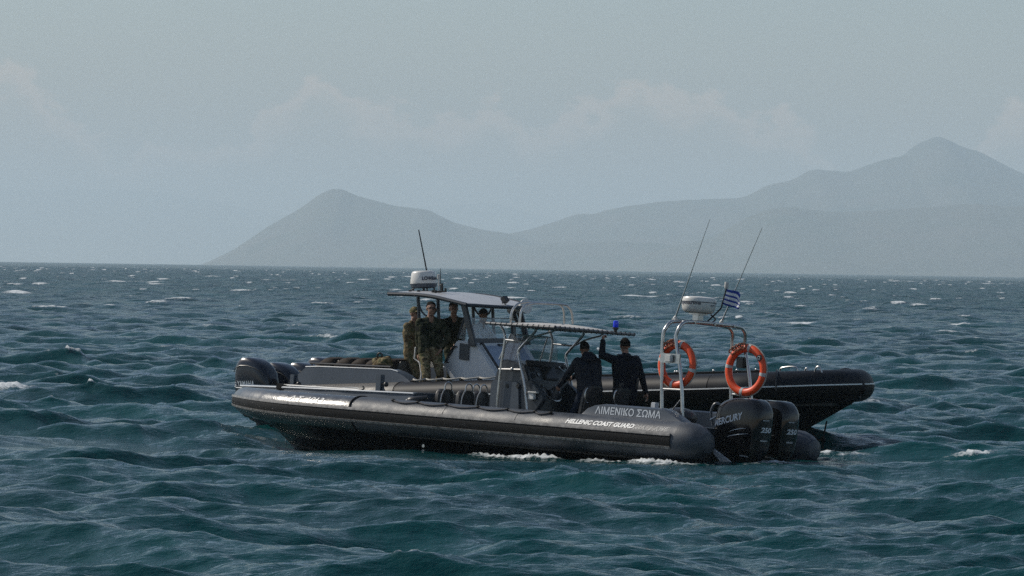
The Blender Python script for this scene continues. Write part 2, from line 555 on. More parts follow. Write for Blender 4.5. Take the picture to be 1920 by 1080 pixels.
# whitecaps where the surface folds over, a few larger breakers, and the wash along the near hull
t1 = np.quantile(J1[:600], 0.0012); t2 = np.quantile(J1[:600], 0.018)
FOAM = np.clip((t2 - J1) / (t2 - t1), 0, 1.3) * np.clip(a1 * 1.2, 0, 1) * np.clip((GY - 70) / 120, .25, 1)
q2 = np.quantile(J2[100:900], .004)
FOAM += np.clip((q2 + .05 - J2) / .08, 0, .9) * np.clip((.9 - J1) * 4, 0, 1) * (a2 > .5)
def spot(px_, py_, wpx, depth, amt, lift=0.0):
    dist = (CAM_H) * F_PX / (py_ - (horizon(px_) - 7))
    cx = (px_ - 960) / F_PX * dist
    return cx, dist, wpx / F_PX * dist / 2.2, depth, amt
for px_, py_, wpx, depth, amt in ((62, 748, 150, .40, 1.5), (15, 741, 80, .35, 1.4), (250, 530, 90, 2.0, 1.5), (285, 534, 40, 1.6, 1.3), (525, 527, 55, 2.2, 1.4), (1195, 557, 90, 1.4, 1.5), (1225, 563, 40, 1.2, 1.2), (1505, 608, 90, .9, 1.2), (35, 552, 50, 1.5, 1.3), (1720, 597, 40, .8, 1.1), (1830, 868, 80, .16, 1.1), (1905, 873, 40, .16, 1.1),
                             (1640, 762, 130, .5, .9), (1600, 742, 60, .4, .95), (1590, 770, 70, .3, .9), (1600, 862, 60, .2, .9), (1550, 858, 50, .2, 1.1), (400, 519, 35, 2.5, 1.3), (870, 524, 50, 2.5, 1.3), (1700, 528, 60, 3, 1.4), (1870, 532, 60, 3, 1.4), (600, 577, 40, 1.2, 1.0), (490, 745, 30, .3, .9), (1330, 632, 40, .6, .9), (700, 568, 50, 1.2, 1.1), (1130, 545, 40, 1.6, 1.2), (1420, 545, 40, 1.6, 1.2), (150, 568, 40, 1.2, 1.0)):
    cx, cy, sx_, sy_, amt = spot(px_, py_, wpx, depth, amt)
    FOAM = np.maximum(FOAM, amt * gauss(cx, cy, sx_, sy_, 0.06))
    if amt >= 1.3: SZ = SZ + (.22 if px_ < 100 and py_ > 700 else .18) * gauss(cx, cy + .25, sx_ * 1.7, .55 + .003 * cy, 0.06) * a1
port = np.abs(ly - 1.62)
run = .25 + .75 * np.clip(np.sin(lx * 2.3 + 1.2) * .5 + .5 + .5 * np.sin(lx * 5.1), 0, 1)
along = np.interp(lx, [-1.4, -.4, .2, 1.6, 2.0, 2.4, 3.6, 4.4, 5.0], [.2, 1.0, 1.15, 1.1, .5, 1.2, 1.3, .7, 0], left=0, right=0)
FOAM = np.maximum(FOAM, along * (.5 + .6 * run) * np.exp(-(port / .26) ** 2) * (ly > 1.2))
FOAM = np.maximum(FOAM, .8 * np.exp(-(np.hypot(lx + 1.0, (ly - .2) / 1.4) / .5) ** 2))
lump = np.sin(GX * 23 + 3 * np.sin(GY * 17)) * np.sin(GY * 21 + 2 * np.sin(GX * 19)) + .6 * np.sin(GX * 47 + GY * 31)
SZ = SZ + np.clip(FOAM - .45, 0, .7) * (.08 + .05 * lump) * a2
nr, nc = DD.shape
me = bpy.data.meshes.new('sea')
me.vertices.add(nr * nc)
co = np.stack([SX, SY, SZ], -1).astype(np.float32).reshape(-1)
me.vertices.foreach_set('co', co)
I, Jx = np.meshgrid(np.arange(nr - 1), np.arange(nc - 1), indexing='ij')
a = (I * nc + Jx).reshape(-1)
quads = np.stack([a, a + 1, a + nc + 1, a + nc], -1).astype(np.int32)
nq = len(quads)
me.loops.add(nq * 4)
me.polygons.add(nq)
me.loops.foreach_set('vertex_index', quads.reshape(-1))
me.polygons.foreach_set('loop_start', np.arange(nq, dtype=np.int32) * 4)
me.polygons.foreach_set('use_smooth', np.ones(nq, dtype=bool))
me.update(calc_edges=True)
at = me.attributes.new('foam', 'FLOAT', 'POINT')
at.data.foreach_set('value', np.clip(FOAM, 0, 1.5).astype(np.float32).reshape(-1))
at = me.attributes.new('lod', 'FLOAT', 'POINT')
at.data.foreach_set('value', (1 - a2).astype(np.float32).reshape(-1))
print('sea verts', nr, nc, nq * 2)

sm = bpy.data.materials.new('sea_water')
sm.use_nodes = True
N, L = sm.node_tree.nodes, sm.node_tree.links
bs = N['Principled BSDF']
N.remove(bs)
s_out = N['Material Output']
body = N.new('ShaderNodeBsdfDiffuse')
gloss = N.new('ShaderNodeBsdfGlossy')
s_mix = N.new('ShaderNodeMixShader')
fres = N.new('ShaderNodeFresnel'); fres.inputs['IOR'].default_value = 1.333
tc = N.new('ShaderNodeTexCoord')
def noise_node(scale, detail, rough=0.6, stretch=(1, 1, 1), rot=0.0, src=None):
    mp = N.new('ShaderNodeMapping')
    mp.inputs['Scale'].default_value = stretch
    mp.inputs['Rotation'].default_value = (0, 0, rot)
    L.new(tc.outputs['Object'], mp.inputs['Vector'])
    n = N.new('ShaderNodeTexNoise')
    n.inputs['Scale'].default_value = scale
    n.inputs['Detail'].default_value = detail
    n.inputs['Roughness'].default_value = rough
    L.new(mp.outputs[0], n.inputs['Vector'])
    return n
def math_node(op, a=None, b=None, c=None, clamp=False):
    n = N.new('ShaderNodeMath')
    n.operation = op
    n.use_clamp = clamp
    for i, v in enumerate((a, b, c)):
        if v is None: continue
        if isinstance(v, (int, float)): n.inputs[i].default_value = v
        else: L.new(v, n.inputs[i])
    return n.outputs[0]
fa = N.new('ShaderNodeAttribute'); fa.attribute_name = 'foam'
la = N.new('ShaderNodeAttribute'); la.attribute_name = 'lod'
ripA = noise_node(17.0, 4, 0.6, (0.75, 1.6, 1.0), 0.3)
ripB = noise_node(5.0, 4, 0.55, (0.7, 1.6, 1.0), 0.3)
ripC = noise_node(0.55, 4, 0.6, (0.7, 1.9, 1.0), 0.25)
bA = N.new('ShaderNodeBump'); bA.inputs['Strength'].default_value = 1.0
bA.inputs['Distance'].default_value = 0.010
L.new(ripA.outputs['Fac'], bA.inputs['Height'])
bB = N.new('ShaderNodeBump'); bB.inputs['Strength'].default_value = 1.0
bB.inputs['Distance'].default_value = 0.026
L.new(ripB.outputs['Fac'], bB.inputs['Height'])
L.new(bA.outputs[0], bB.inputs['Normal'])
bC = N.new('ShaderNodeBump'); L.new(la.outputs['Fac'], bC.inputs['Strength'])
bC.inputs['Distance'].default_value = 0.6
L.new(ripC.outputs['Fac'], bC.inputs['Height'])
L.new(bB.outputs[0], bC.inputs['Normal'])
for nd in (body, gloss, fres): L.new(bC.outputs[0], nd.inputs['Normal'])
# water colour: teal upwelling, a little uneven
cv = noise_node(0.09, 3)
cr = N.new('ShaderNodeValToRGB')
cr.color_ramp.elements[0].position = 0.35; cr.color_ramp.elements[0].color = (0.0014, 0.034, 0.038, 1)
cr.color_ramp.elements[1].position = 0.7; cr.color_ramp.elements[1].color = (0.0030, 0.060, 0.064, 1)
L.new(cv.outputs['Fac'], cr.inputs['Fac'])
# foam: torn by noise
fn1 = noise_node(3.2, 8, 0.7, (0.8, 1.0, 1.0))
fn2 = noise_node(10.0, 7, 0.75, (0.7, 1.0, 1.0))
fm = math_node('ADD', math_node('MULTIPLY', fn1.outputs['Fac'], 0.5), math_node('MULTIPLY', fn2.outputs['Fac'], 0.5))
fo = math_node('SUBTRACT', fa.outputs['Fac'], math_node('MULTIPLY', math_node('SUBTRACT', fm, 0.34), 3.6))
fmask = math_node('SMOOTH_MIN', math_node('MAXIMUM', math_node('MULTIPLY', fo, 2.2), 0.0), 1.0, 0.2, clamp=True)
mx = N.new('ShaderNodeMix'); mx.data_type = 'RGBA'
L.new(fmask, mx.inputs['Factor'])
L.new(cr.outputs['Color'], mx.inputs[6])
mx.inputs[7].default_value = (0.62, 0.66, 0.68, 1)
L.new(mx.outputs[2], body.inputs['Color'])
rg = math_node('ADD', math_node('MULTIPLY', fmask, 0.6), math_node('ADD', 0.055, math_node('MULTIPLY', la.outputs['Fac'], 0.14)))
L.new(rg, gloss.inputs['Roughness'])
refl = math_node('MULTIPLY', math_node('MULTIPLY', fres.outputs[0], 1.0), math_node('SUBTRACT', 1.0, math_node('MULTIPLY', fmask, 0.9)))
L.new(refl, s_mix.inputs[0]); L.new(body.outputs[0], s_mix.inputs[1]); L.new(gloss.outputs[0], s_mix.inputs[2])
L.new(s_mix.outputs[0], s_out.inputs['Surface'])
sea = link('sea', me, sm)
tag(sea, 'dark teal choppy sea with scattered whitecaps', 'sea', kind='structure')
# ------------------------------------------------------------------ boat materials
M_TUBE = mat('tube_fabric_grey', (0.040, 0.049, 0.063), 0.48, spec=0.45, var=0.34, vscale=2.2, bump=0.3, bscale=80, rvar=0.12)
M_BOWTUBE = mat('tube_fabric_wet', (0.042, 0.048, 0.055), 0.3, spec=0.85, var=0.3, vscale=4.0, bump=0.4, bscale=26, rvar=0.12)
M_TUBE_FAR = mat('tube_fabric_brown_grey', (0.062, 0.059, 0.056), 0.5, spec=0.4, var=0.25, vscale=2.5, bump=0.12, bscale=50, rvar=0.1)
M_TUBE_BLACK = mat('tube_fabric_black', (0.008, 0.010, 0.015), 0.5, spec=0.18, var=0.2, vscale=3.0, bump=0.08, bscale=50)
M_HULL = mat('hull_gelcoat_black', (0.006, 0.009, 0.011), 0.12, spec=0.4, var=0.5, vscale=5.0, bump=1.0, bscale=20, rvar=0.08, stretch=(0.6, 1, 1.3))
M_RUB = mat('rubber_black', (0.004, 0.004, 0.0045), 0.55, spec=0.15, var=0.3, vscale=9.0, bump=0.1, bscale=60)
M_RUBEDGE = mat('rubber_worn_lit_edge', (0.26, 0.25, 0.24), 0.4, col2=(0.05, 0.05, 0.05), vscale=14, bump=0.1, bscale=80)  # worn rubber, its pale colour also paints the highlight along the strake ridges
M_GRP = mat('fibreglass_grey', (0.052, 0.067, 0.088), 0.38, var=0.1, vscale=4, bump=0.05, bscale=120)
M_GRPD = mat('fibreglass_dark_grey', (0.028, 0.037, 0.048), 0.4, var=0.12, vscale=4, bump=0.05, bscale=120)
M_GRPL = mat('fibreglass_pale_grey', (0.60, 0.62, 0.64), 0.35, var=0.06, vscale=3, bump=0.03, bscale=120)
M_STEEL = mat('stainless_steel', (0.46, 0.46, 0.45), 0.28, metal=1.0, var=0.12, vscale=12)
M_ALU = mat('painted_dark_tube', (0.035, 0.042, 0.05), 0.35, var=0.15, vscale=9)
M_CANVAS = mat('canvas_pale_grey', (0.47, 0.46, 0.44), 0.8, var=0.1, vscale=5, bump=0.15, bscale=25)
M_BLACK = mat('black_plastic', (0.012, 0.012, 0.013), 0.4, var=0.2, vscale=10)
M_VINYL = mat('black_vinyl', (0.018, 0.018, 0.02), 0.42, var=0.2, vscale=12, bump=0.15, bscale=60)
M_ROPE = mat('rope_dark', (0.05, 0.05, 0.055), 0.85, var=0.5, vscale=60, bump=0.5, bscale=200)
M_ROPEL = mat('rope_pale', (0.42, 0.40, 0.36), 0.85, var=0.3, vscale=60, bump=0.5, bscale=200)
M_WHITE = mat('white_plastic', (0.66, 0.65, 0.62), 0.35, var=0.05, vscale=7)
M_MERC = mat('engine_black_gloss', (0.005, 0.005, 0.006), 0.13, spec=0.3, var=0.1, vscale=6, coat=0.35, rvar=0.05)
M_YAM = mat('engine_dark_navy', (0.009, 0.013, 0.023), 0.2, spec=0.4, var=0.08, vscale=6, coat=0.3)
M_LETTER = mat('lettering_pale_grey', (0.58, 0.62, 0.66), 0.5, var=0.12, vscale=30)
M_LETTERW = mat('lettering_white', (0.78, 0.78, 0.76), 0.5, var=0.15, vscale=30)
M_LETTERD = mat('lettering_dark', (0.02, 0.025, 0.05), 0.5, var=0.1, vscale=30)
M_ORANGE = mat('lifebuoy_orange', (0.80, 0.075, 0.010), 0.45, var=0.12, vscale=9, bump=0.12, bscale=60)
M_TAPE = mat('reflective_tape', (0.52, 0.52, 0.52), 0.3, var=0.12, vscale=30)
M_BLUE = mat('blue_beacon_lens', (0.01, 0.04, 0.75), 0.12, var=0.1, vscale=20, emit=(0.01, 0.05, 1.0, 0.06))
M_DIAL = mat('dial_face', (0.30, 0.33, 0.36), 0.4, var=0.2, vscale=40)
M_SCREEN = mat('dark_screen', (0.006, 0.008, 0.01), 0.1, var=0.1, vscale=5)
def glass_mat(name, tint, haze, hz_col):
    m = bpy.data.materials.new(name); m.use_nodes = True
    nt = m.node_tree; N, L = nt.nodes, nt.links
    N.clear()
    out = N.new('ShaderNodeOutputMaterial')
    tr = N.new('ShaderNodeBsdfTransparent'); tr.inputs[0].default_value = (*tint, 1)
    df = N.new('ShaderNodeBsdfDiffuse')
    tc = N.new('ShaderNodeTexCoord'); nz = N.new('ShaderNodeTexNoise'); nz.inputs['Scale'].default_value = 5; nz.inputs['Detail'].default_value = 5
    L.new(tc.outputs['Object'], nz.inputs['Vector'])
    df.inputs[0].default_value = (*hz_col, 1)
    gl = N.new('ShaderNodeBsdfGlossy'); gl.inputs['Roughness'].default_value = 0.03
    m1 = N.new('ShaderNodeMixShader'); m2 = N.new('ShaderNodeMixShader')
    mr = N.new('ShaderNodeMapRange'); mr.inputs['From Min'].default_value = 0.3; mr.inputs['From Max'].default_value = 0.7
    mr.inputs['To Min'].default_value = haze * 0.6; mr.inputs['To Max'].default_value = haze * 1.3
    L.new(nz.outputs['Fac'], mr.inputs['Value']); L.new(mr.outputs[0], m1.inputs[0])
    L.new(tr.outputs[0], m1.inputs[1]); L.new(df.outputs[0], m1.inputs[2])
    fr = N.new('ShaderNodeLayerWeight'); fr.inputs['Blend'].default_value = 0.5
    pw = N.new('ShaderNodeMath'); pw.operation = 'POWER'; pw.inputs[1].default_value = 4.0; L.new(fr.outputs['Facing'], pw.inputs[0])
    ma = N.new('ShaderNodeMath'); ma.operation = 'MULTIPLY_ADD'; ma.inputs[1].default_value = 0.7; ma.inputs[2].default_value = 0.04; L.new(pw.outputs[0], ma.inputs[0])
    L.new(ma.outputs[0], m2.inputs[0]); L.new(m1.outputs[0], m2.inputs[1]); L.new(gl.outputs[0], m2.inputs[2])
    L.new(m2.outputs[0], out.inputs['Surface'])
    return m
M_GLASS = glass_mat('smoked_acrylic', (0.86, 0.88, 0.90), 0.14, (0.36, 0.37, 0.39))
M_GLASSF = glass_mat('clear_acrylic', (0.95, 0.97, 0.98), 0.07, (0.5, 0.56, 0.62))
def camo(name, cols, scale):
    m = mat(name, cols[0], 0.9, bump=0.3, bscale=35, spec=0.15)
    nt = m.node_tree; N, L = nt.nodes, nt.links
    tc = N.new('ShaderNodeTexCoord')
    nz = N.new('ShaderNodeTexNoise'); nz.inputs['Scale'].default_value = scale; nz.inputs['Detail'].default_value = 3; nz.inputs['Distortion'].default_value = 0.6
    L.new(tc.outputs['Object'], nz.inputs['Vector'])
    cr = N.new('ShaderNodeValToRGB'); cr.color_ramp.interpolation = 'CONSTANT'
    pos = [0.0, 0.43, 0.51, 0.58]
    e = cr.color_ramp.elements
    while len(e) < len(cols): e.new(0.5)
    for i, c in enumerate(cols):
        e[i].position = pos[i]; e[i].color = (*c, 1)
    L.new(nz.outputs['Fac'], cr.inputs[0]); L.new(cr.outputs[0], N['Principled BSDF'].inputs['Base Color'])
    return m
M_CAMO_TAN = camo('camouflage_tan', [(0.07, 0.05, 0.025), (0.15, 0.115, 0.06), (0.24, 0.19, 0.11), (0.10, 0.10, 0.045)], 9)
M_CAMO_GREEN = camo('camouflage_green', [(0.007, 0.008, 0.005), (0.018, 0.024, 0.011), (0.034, 0.037, 0.019), (0.06, 0.057, 0.036)], 10)
M_NAVY = mat('navy_cloth', (0.005, 0.007, 0.014), 0.9, var=0.25, vscale=14, bump=0.35, bscale=22, spec=0.2)
M_NAVYJ = mat('navy_quilted_jacket', (0.005, 0.008, 0.016), 0.7, var=0.2, vscale=12, bump=0.5, bscale=16, spec=0.3, stretch=(0.5, 0.5, 3.0))
M_JEANS = mat('dark_denim', (0.016, 0.024, 0.042), 0.85, var=0.35, vscale=18, bump=0.3, bscale=30, spec=0.2)
M_WSHIRT = mat('white_shirt_cloth', (0.82, 0.84, 0.87), 0.85, var=0.08, vscale=10, bump=0.3, bscale=20, spec=0.2)
M_SKIN = mat('skin', (0.30, 0.16, 0.105), 0.5, var=0.12, vscale=18, bump=0.1, bscale=60)
M_HAIR = mat('dark_hair', (0.006, 0.005, 0.004), 0.9, spec=0.1, var=0.4, vscale=40, bump=0.8, bscale=120, stretch=(1, 1, 0.3))
M_HAIRG = mat('greying_hair', (0.016, 0.015, 0.014), 0.9, spec=0.1, var=0.4, vscale=40, bump=0.8, bscale=120, stretch=(1, 1, 0.3))
M_BOOT = mat('boot_leather', (0.03, 0.022, 0.016), 0.6, var=0.3, vscale=14, bump=0.2, bscale=40)
M_BOOTT = mat('desert_boot_suede', (0.16, 0.115, 0.07), 0.8, var=0.25, vscale=14, bump=0.2, bscale=40)

# ------------------------------------------------------------------ lettering: flat print
def text_verts(s, bold=0.0, shear=0.0, spacing=1.0, outline=0.0):
    cu = bpy.data.curves.new('print', 'FONT')
    cu.body = s
    cu.size = 1.0
    cu.offset = bold
    cu.shear = shear
    cu.space_character = spacing
    cu.resolution_u = 3
    if outline:
        cu.fill_mode = 'NONE'; cu.bevel_depth = outline; cu.bevel_resolution = 0
    ob = bpy.data.objects.new('print', cu)
    COL.objects.link(ob)
    dg = bpy.context.evaluated_depsgraph_get()
    me = bpy.data.meshes.new_from_object(ob.evaluated_get(dg))
    V = [(v.co.x, v.co.y) for v in me.vertices]
    F = [tuple(p.vertices) for p in me.polygons]
    bpy.data.objects.remove(ob); bpy.data.curves.remove(cu); bpy.data.meshes.remove(me)
    x0 = min(v[0] for v in V); y0 = min(v[1] for v in V); y1 = max(v[1] for v in V); x1 = max(v[0] for v in V)
    return [((x - x0) / (y1 - y0), (y - y0) / (y1 - y0)) for x, y in V], F, (x1 - x0) / (y1 - y0)
def lettering(name, s, parent, m, fn, height, length=None, bold=0.02, shear=0.0, spacing=1.0, cut=0, clip=None, outline=0.0):
    """fn(u, v) -> point; u along the writing, v up, both in metres"""
    V, F, asp = text_verts(s, bold, shear, spacing, outline)
    sx = (length / asp) if length else height
    me = bpy.data.meshes.new(name)
    me.from_pydata([(x * sx, y * height, 0) for x, y in V], [], F)
    bm = bmesh.new(); bm.from_mesh(me)
    for i in range(1, cut + 1):
        g = bm.verts[:] + bm.edges[:] + bm.faces[:]
        bmesh.ops.bisect_plane(bm, geom=g, plane_co=(0, height * i / (cut + 1), 0), plane_no=(0, 1, 0))
    if clip:
        for c, sgn in ((clip[0], -1), (clip[1], 1)):
            g = bm.verts[:] + bm.edges[:] + bm.faces[:]
            bmesh.ops.bisect_plane(bm, geom=g, plane_co=(c, 0, 0), plane_no=(sgn, 0, 0), clear_outer=True)
    for v in bm.verts:
        v.co = fn(v.co.x, v.co.y)
    bm.to_mesh(me); bm.free()
    return link(name, me, m, parent, smooth=False)
# ------------------------------------------------------------------ the near boat
nl = NEAR.loc
near = empty('inflatable_boat', NEAR.M)
tag(near, 'grey inflatable boat in front, with open canopy frame and two black outboards', 'boat')
TR = 0.30
def tube_axis_near(t):
    """plan of the bow: from the straight side (t=0) round the stem (t=1)"""
    return t
BOW = catmull([(6.95, 1.36, 0.50), (7.9, 1.34, 0.503), (8.9, 1.21, 0.512), (9.7, 0.97, 0.53), (10.35, 0.66, 0.55), (10.8, 0.37, 0.565), (10.98, 0.13, 0.57)], 6)
BOWR = [TR - 0.085 * (i / (len(BOW) - 1)) ** 1.3 for i in range(len(BOW))]
def frame_ring(c, t, r, seg, sq=1.0):
    t = t.normalized()
    n = Vector((0, 0, 1)).cross(t).normalized()           # horizontal, to port of travel
    b = t.cross(n)
    return [c + n * (math.cos(2 * math.pi * j / seg) * r) + b * (math.sin(2 * math.pi * j / seg) * r * sq) for j in range(seg)]
def side(P, s):
    return [Vector((p.x, p.y * s, p.z)) for p in P]
SEG = 36
for s in (1, -1):
    m = MB()
    xs = [-0.10, 0.3, 1.2, 2.1, 3.0, 4.0, 5.0, 6.0, 6.7, 6.95]
    m.loft([frame_ring(Vector((x, 1.36 * s, 0.50)), Vector((1, 0, 0)), TR, SEG) for i, x in enumerate(xs)])
    tb = m.build('side_tube', M_TUBE, near)
    m = MB()                                              # cone with a flat end patch
    m.loft([frame_ring(Vector((x, 1.36 * s, 0.50)), Vector((1, 0, 0)), r, SEG) for x, r in ((-0.095, TR + 0.008), (-0.13, TR + 0.005), (-0.30, TR - 0.012), (-0.44, TR - 0.065), (-0.52, TR - 0.125), (-0.545, TR - 0.135), (-0.553, TR - 0.145), (-0.565, 0.02))])
    m.build('tube_end_cone', M_TUBE, tb)
    m = MB()                                              # seam bands
    for x in (3.3, 4.9):
        m.loft([frame_ring(Vector((x + d, 1.36 * s, 0.50)), Vector((1, 0, 0)), TR + e, SEG) for d, e in ((-.03, 0.002), (-.028, .005), (.028, .005), (.03, .002))], cap0=False, cap1=False)
    m.build_each('seam_band', M_TUBE, tb)
full = side(BOW, 1) + side(BOW, -1)[::-1]
fr = BOWR + BOWR[::-1]
m = MB()
rings = []
for i, p in enumerate(full):
    t = full[min(i + 1, len(full) - 1)] - full[max(i - 1, 0)]
    rings.append(frame_ring(p, t, fr[i] - (0.0 if 0 < i < len(full) - 1 else 0.01), SEG))
m.loft(rings)
bow_tube = m.build('bow_tube', M_BOWTUBE, near)
m = MB()                                                  # thick rope-like seam where the bow tube starts
for s in (1, -1):
    c = Vector((6.97, 1.36 * s, 0.50))
    m.tube([c + Vector((0.05 * math.sin(a * 2), math.cos(a) * (TR + .004), math.sin(a) * (TR + .004))) for a in np.linspace(0, 2 * math.pi, 36)[:-1]], 0.014, 6, closed=True)
m.build_each('tube_joint', M_RUB, near)

def strake(path, radii, s, a0, a1, proud, mi=0, seg=5):
    """a band wrapped round the outer side of the tube between two angles"""
    R = []
    for i, p in enumerate(path):
        t = (path[min(i + 1, len(path) - 1)] - path[max(i - 1, 0)]).normalized()
        n = Vector((0, 0, 1)).cross(t).normalized()
        if n.dot(Vector((0, s, 0))) < 0 and abs(p.y) > 0.3: n = -n
        if abs(p.y) <= 0.3 and n.x < 0: n = -n
        b = Vector((0, 0, 1))
        r = radii[i]
        out = [p + n * (math.cos(a0 + (a1 - a0) * k / seg) * (r + proud)) + b * (math.sin(a0 + (a1 - a0) * k / seg) * (r + proud)) for k in range(seg + 1)]
        inn = [p + n * (math.cos(a0 + (a1 - a0) * k / seg) * (r - 0.02)) + b * (math.sin(a0 + (a1 - a0) * k / seg) * (r - 0.02)) for k in range(seg, -1, -1)]
        R.append(out + inn)
    return R
for s in (1, -1):
    path = [Vector((x, 1.36 * s, 0.50)) for x in np.linspace(-0.02, 6.95, 18)] + side(BOW, s)[1:]
    radii = [TR] * 18 + BOWR[1:]
    m = MB()
    m.loft(strake(path, radii, s, rad(-19), rad(17), 0.016))
    rs = m.build('rub_strake', M_RUB, near)
    m = MB()
    m.loft(strake(path, radii, s, rad(12), rad(20), 0.030, seg=3))
    m.loft(strake(path, radii, s, rad(-24), rad(-17), 0.028, seg=3))
    m.build_each('strake_ridge', M_RUBEDGE, rs)

# hull
secs = [  # X, sheer Y, sheer z, chine Y, chine z, keel z
    (-0.02, 1.20, .46, 1.10, .16, -.42), (2.0, 1.20, .46, 1.10, .16, -.45), (4.5, 1.20, .46, 1.10, .17, -.46), (7.0, 1.18, .46, 1.05, .19, -.46),
    (8.2, 1.10, .47, .94, .21, -.45), (9.0, .98, .48, .80, .235, -.42), (9.5, .86, .485, .67, .25, -.36), (9.8, .78, .49, .57, .255, -.27), (10.1, .66, .50, .46, .26, -.03),
    (10.35, .54, .51, .36, .265, .14), (10.55, .44, .52, .28, .27, .225), (10.85, .30, .53, .18, .29, .245), (11.15, .15, .54, .09, .32, .26), (11.32, .05, .56, .03, .44, .36)]
m = MB()
R = []
for X, sy, sz, cy_, cz, kz in secs:
    mid = lambda a, b, t, bul=0: a + (b - a) * t + bul
    half = [(sy, sz), (cy_ + .05, cz + .06), (cy_ + .045, cz), (cy_ - .03, cz - .02), (mid(cy_, 0, .28), mid(cz, kz, .28, -.01)), (mid(cy_, 0, .30), mid(cz, kz, .34, -.01)), (mid(cy_, 0, .62), mid(cz, kz, .62, -.012)), (mid(cy_, 0, .64), mid(cz, kz, .68, -.01)), (0.03, kz + .012), (0.0, kz)]
    k = sy and 1
    pts = [Vector((X, y, z)) for y, z in half] + [Vector((X, -y, z)) for y, z in half[-2::-1]]
    R.append(pts)
m.loft(R, closed=True, cap0=True, cap1=True)
hull = m.build('hull', M_HULL, near, angle=25)
m = MB()                                                  # towing eye under the forefoot, drain fitting on the side
m.tube([Vector((9.98, 0.0, -0.10)) + Vector((0.0, math.cos(a) * .02, math.sin(a) * .05)) + Vector((.05 * math.cos(a) + .05, 0, 0)) for a in np.linspace(0, 2 * math.pi, 14)[:-1]], .008, 6, closed=True)
m.build('towing_eye', M_STEEL, hull)
m = MB()
q = nl(794, 836, Y=1.12)
m.lathe([(.0, .012), (.028, .012), (.034, 0), (.034, -.03)], (q.x, 1.115, q.z), (0, 1, 0), 16)
m.build('drain_fitting', M_STEEL, hull)
# inside: floor, liner, foredeck
m = MB()
out = [(0.0, 1.12), (6.9, 1.12), (8.6, .98), (9.9, .66), (10.6, .36)]
poly = [Vector((x, y, .26)) for x, y in out] + [Vector((x, -y, .26)) for x, y in out[::-1]]
m.prism(poly, (0, 0, .05))
m.build('deck_floor', M_GRPD, near, smooth=False)
for s in (1, -1):
    m = MB()
    m.loft([[Vector((x, y * s, z)) for y, z in ((1.12, .31), (1.14, .68), (1.09, .72), (1.04, .72), (1.03, .31))] for x in (0.2, 2.0, 4.0, 6.3)])
    m.build('inner_liner', M_GRP, near, bevel=.012)
# raised foredeck with a lip
e1 = nl(758, 736, Y=0.98); e0 = nl(442, 722, Y=0.0)
zA, zB = e1.z, e0.z
fo = [(6.15, .98), (7.0, 1.02), (8.0, 1.00), (8.9, .88), (9.7, .68), (10.4, .44), (10.9, .24), (11.22, .10)]
def zf(x): return zA + (zB - zA) * (x - 6.15) / (11.2 - 6.15)
m = MB()
R = []
for x, y in fo:
    R.append([Vector((x, y + .03, .42)), Vector((x, y + .02, zf(x) - .05)), Vector((x, y, zf(x))), Vector((x, y - .06, zf(x) + .012)), Vector((x, 0, zf(x) + .03)), Vector((x, -y + .06, zf(x) + .012)), Vector((x, -y, zf(x))), Vector((x, -y - .02, zf(x) - .05)), Vector((x, -y - .03, .42))])
m.loft(R, closed=True)
fd = m.build('foredeck', M_GRP, near, angle=30)
m = MB()
for s in (1, -1):
    m.tube(catmull([(x, (y + .018) * s, zf(x) - .004) for x, y in fo], 4), .016, 8)
m.build_each('deck_edge_trim', M_GRPL, fd)
m = MB()                                                  # black pad on the stem head
for s in (1, -1):
    m.tube(catmull([nl(x, y, Y=.12 * s) for x, y in ((444, 727), (470, 729), (500, 735))], 4), .028, 8, flat=.5)
m.build_each('chafe_pad', M_WHITE, fd)
# stern fairings
def fairing(s):
    prof = [(2.30, .74), (2.22, .80), (2.10, .90), (1.95, .955), (1.75, .985), (0.62, .985), (0.50, .975), (0.36, .93), (0.10, .80), (-0.02, .73)]
    m = MB()
    R = []
    for x, zt in prof:
        R.append([Vector((x, 1.30 * s, .66)), Vector((x, 1.265 * s, .72)), Vector((x, 1.235 * s, max(.74, zt - .02))), Vector((x, 1.20 * s, zt)), Vector((x, 1.02 * s, zt + .004)), Vector((x, .98 * s, zt - .02)), Vector((x, .96 * s, .55))])
    m.loft(R)
    return m.build('stern_fairing', M_GRP, near, angle=35)
fp = fairing(1); fs = fairing(-1)
def fair_pt(u, v):                                        # outer face, leaning inwards
    x = 1.90 - u; z = .822 + v
    return Vector((x, 1.265 + (1.235 - 1.265) * (z - .72) / .245 + .004, z))
lettering('lettering', 'ΛΙΜΕΝΙΚΟ ΣΩΜΑ', fp, M_LETTER, fair_pt, .122, 1.36, bold=.013)
def tube_pt(x0, a0):
    def fn(u, v):
        a = a0 + v / (TR + .004)
        return Vector((x0 - u, 1.36 + math.cos(a) * (TR + .005), .50 + math.sin(a) * (TR + .005)))
    return fn
q = nl(1062, 790, Y=1.60)
lettering('lettering', 'HELLENIC COAST GUARD', near, M_LETTERW, tube_pt(q.x, rad(27)), .090, 1.42, bold=.04, shear=.22, cut=4)
q2 = nl(1187, 799, Y=1.60)
lettering('lettering', 'CRAFT ANG', near, M_LETTERW, tube_pt(q2.x, rad(26)), .085, .76, shear=.4, outline=.016)
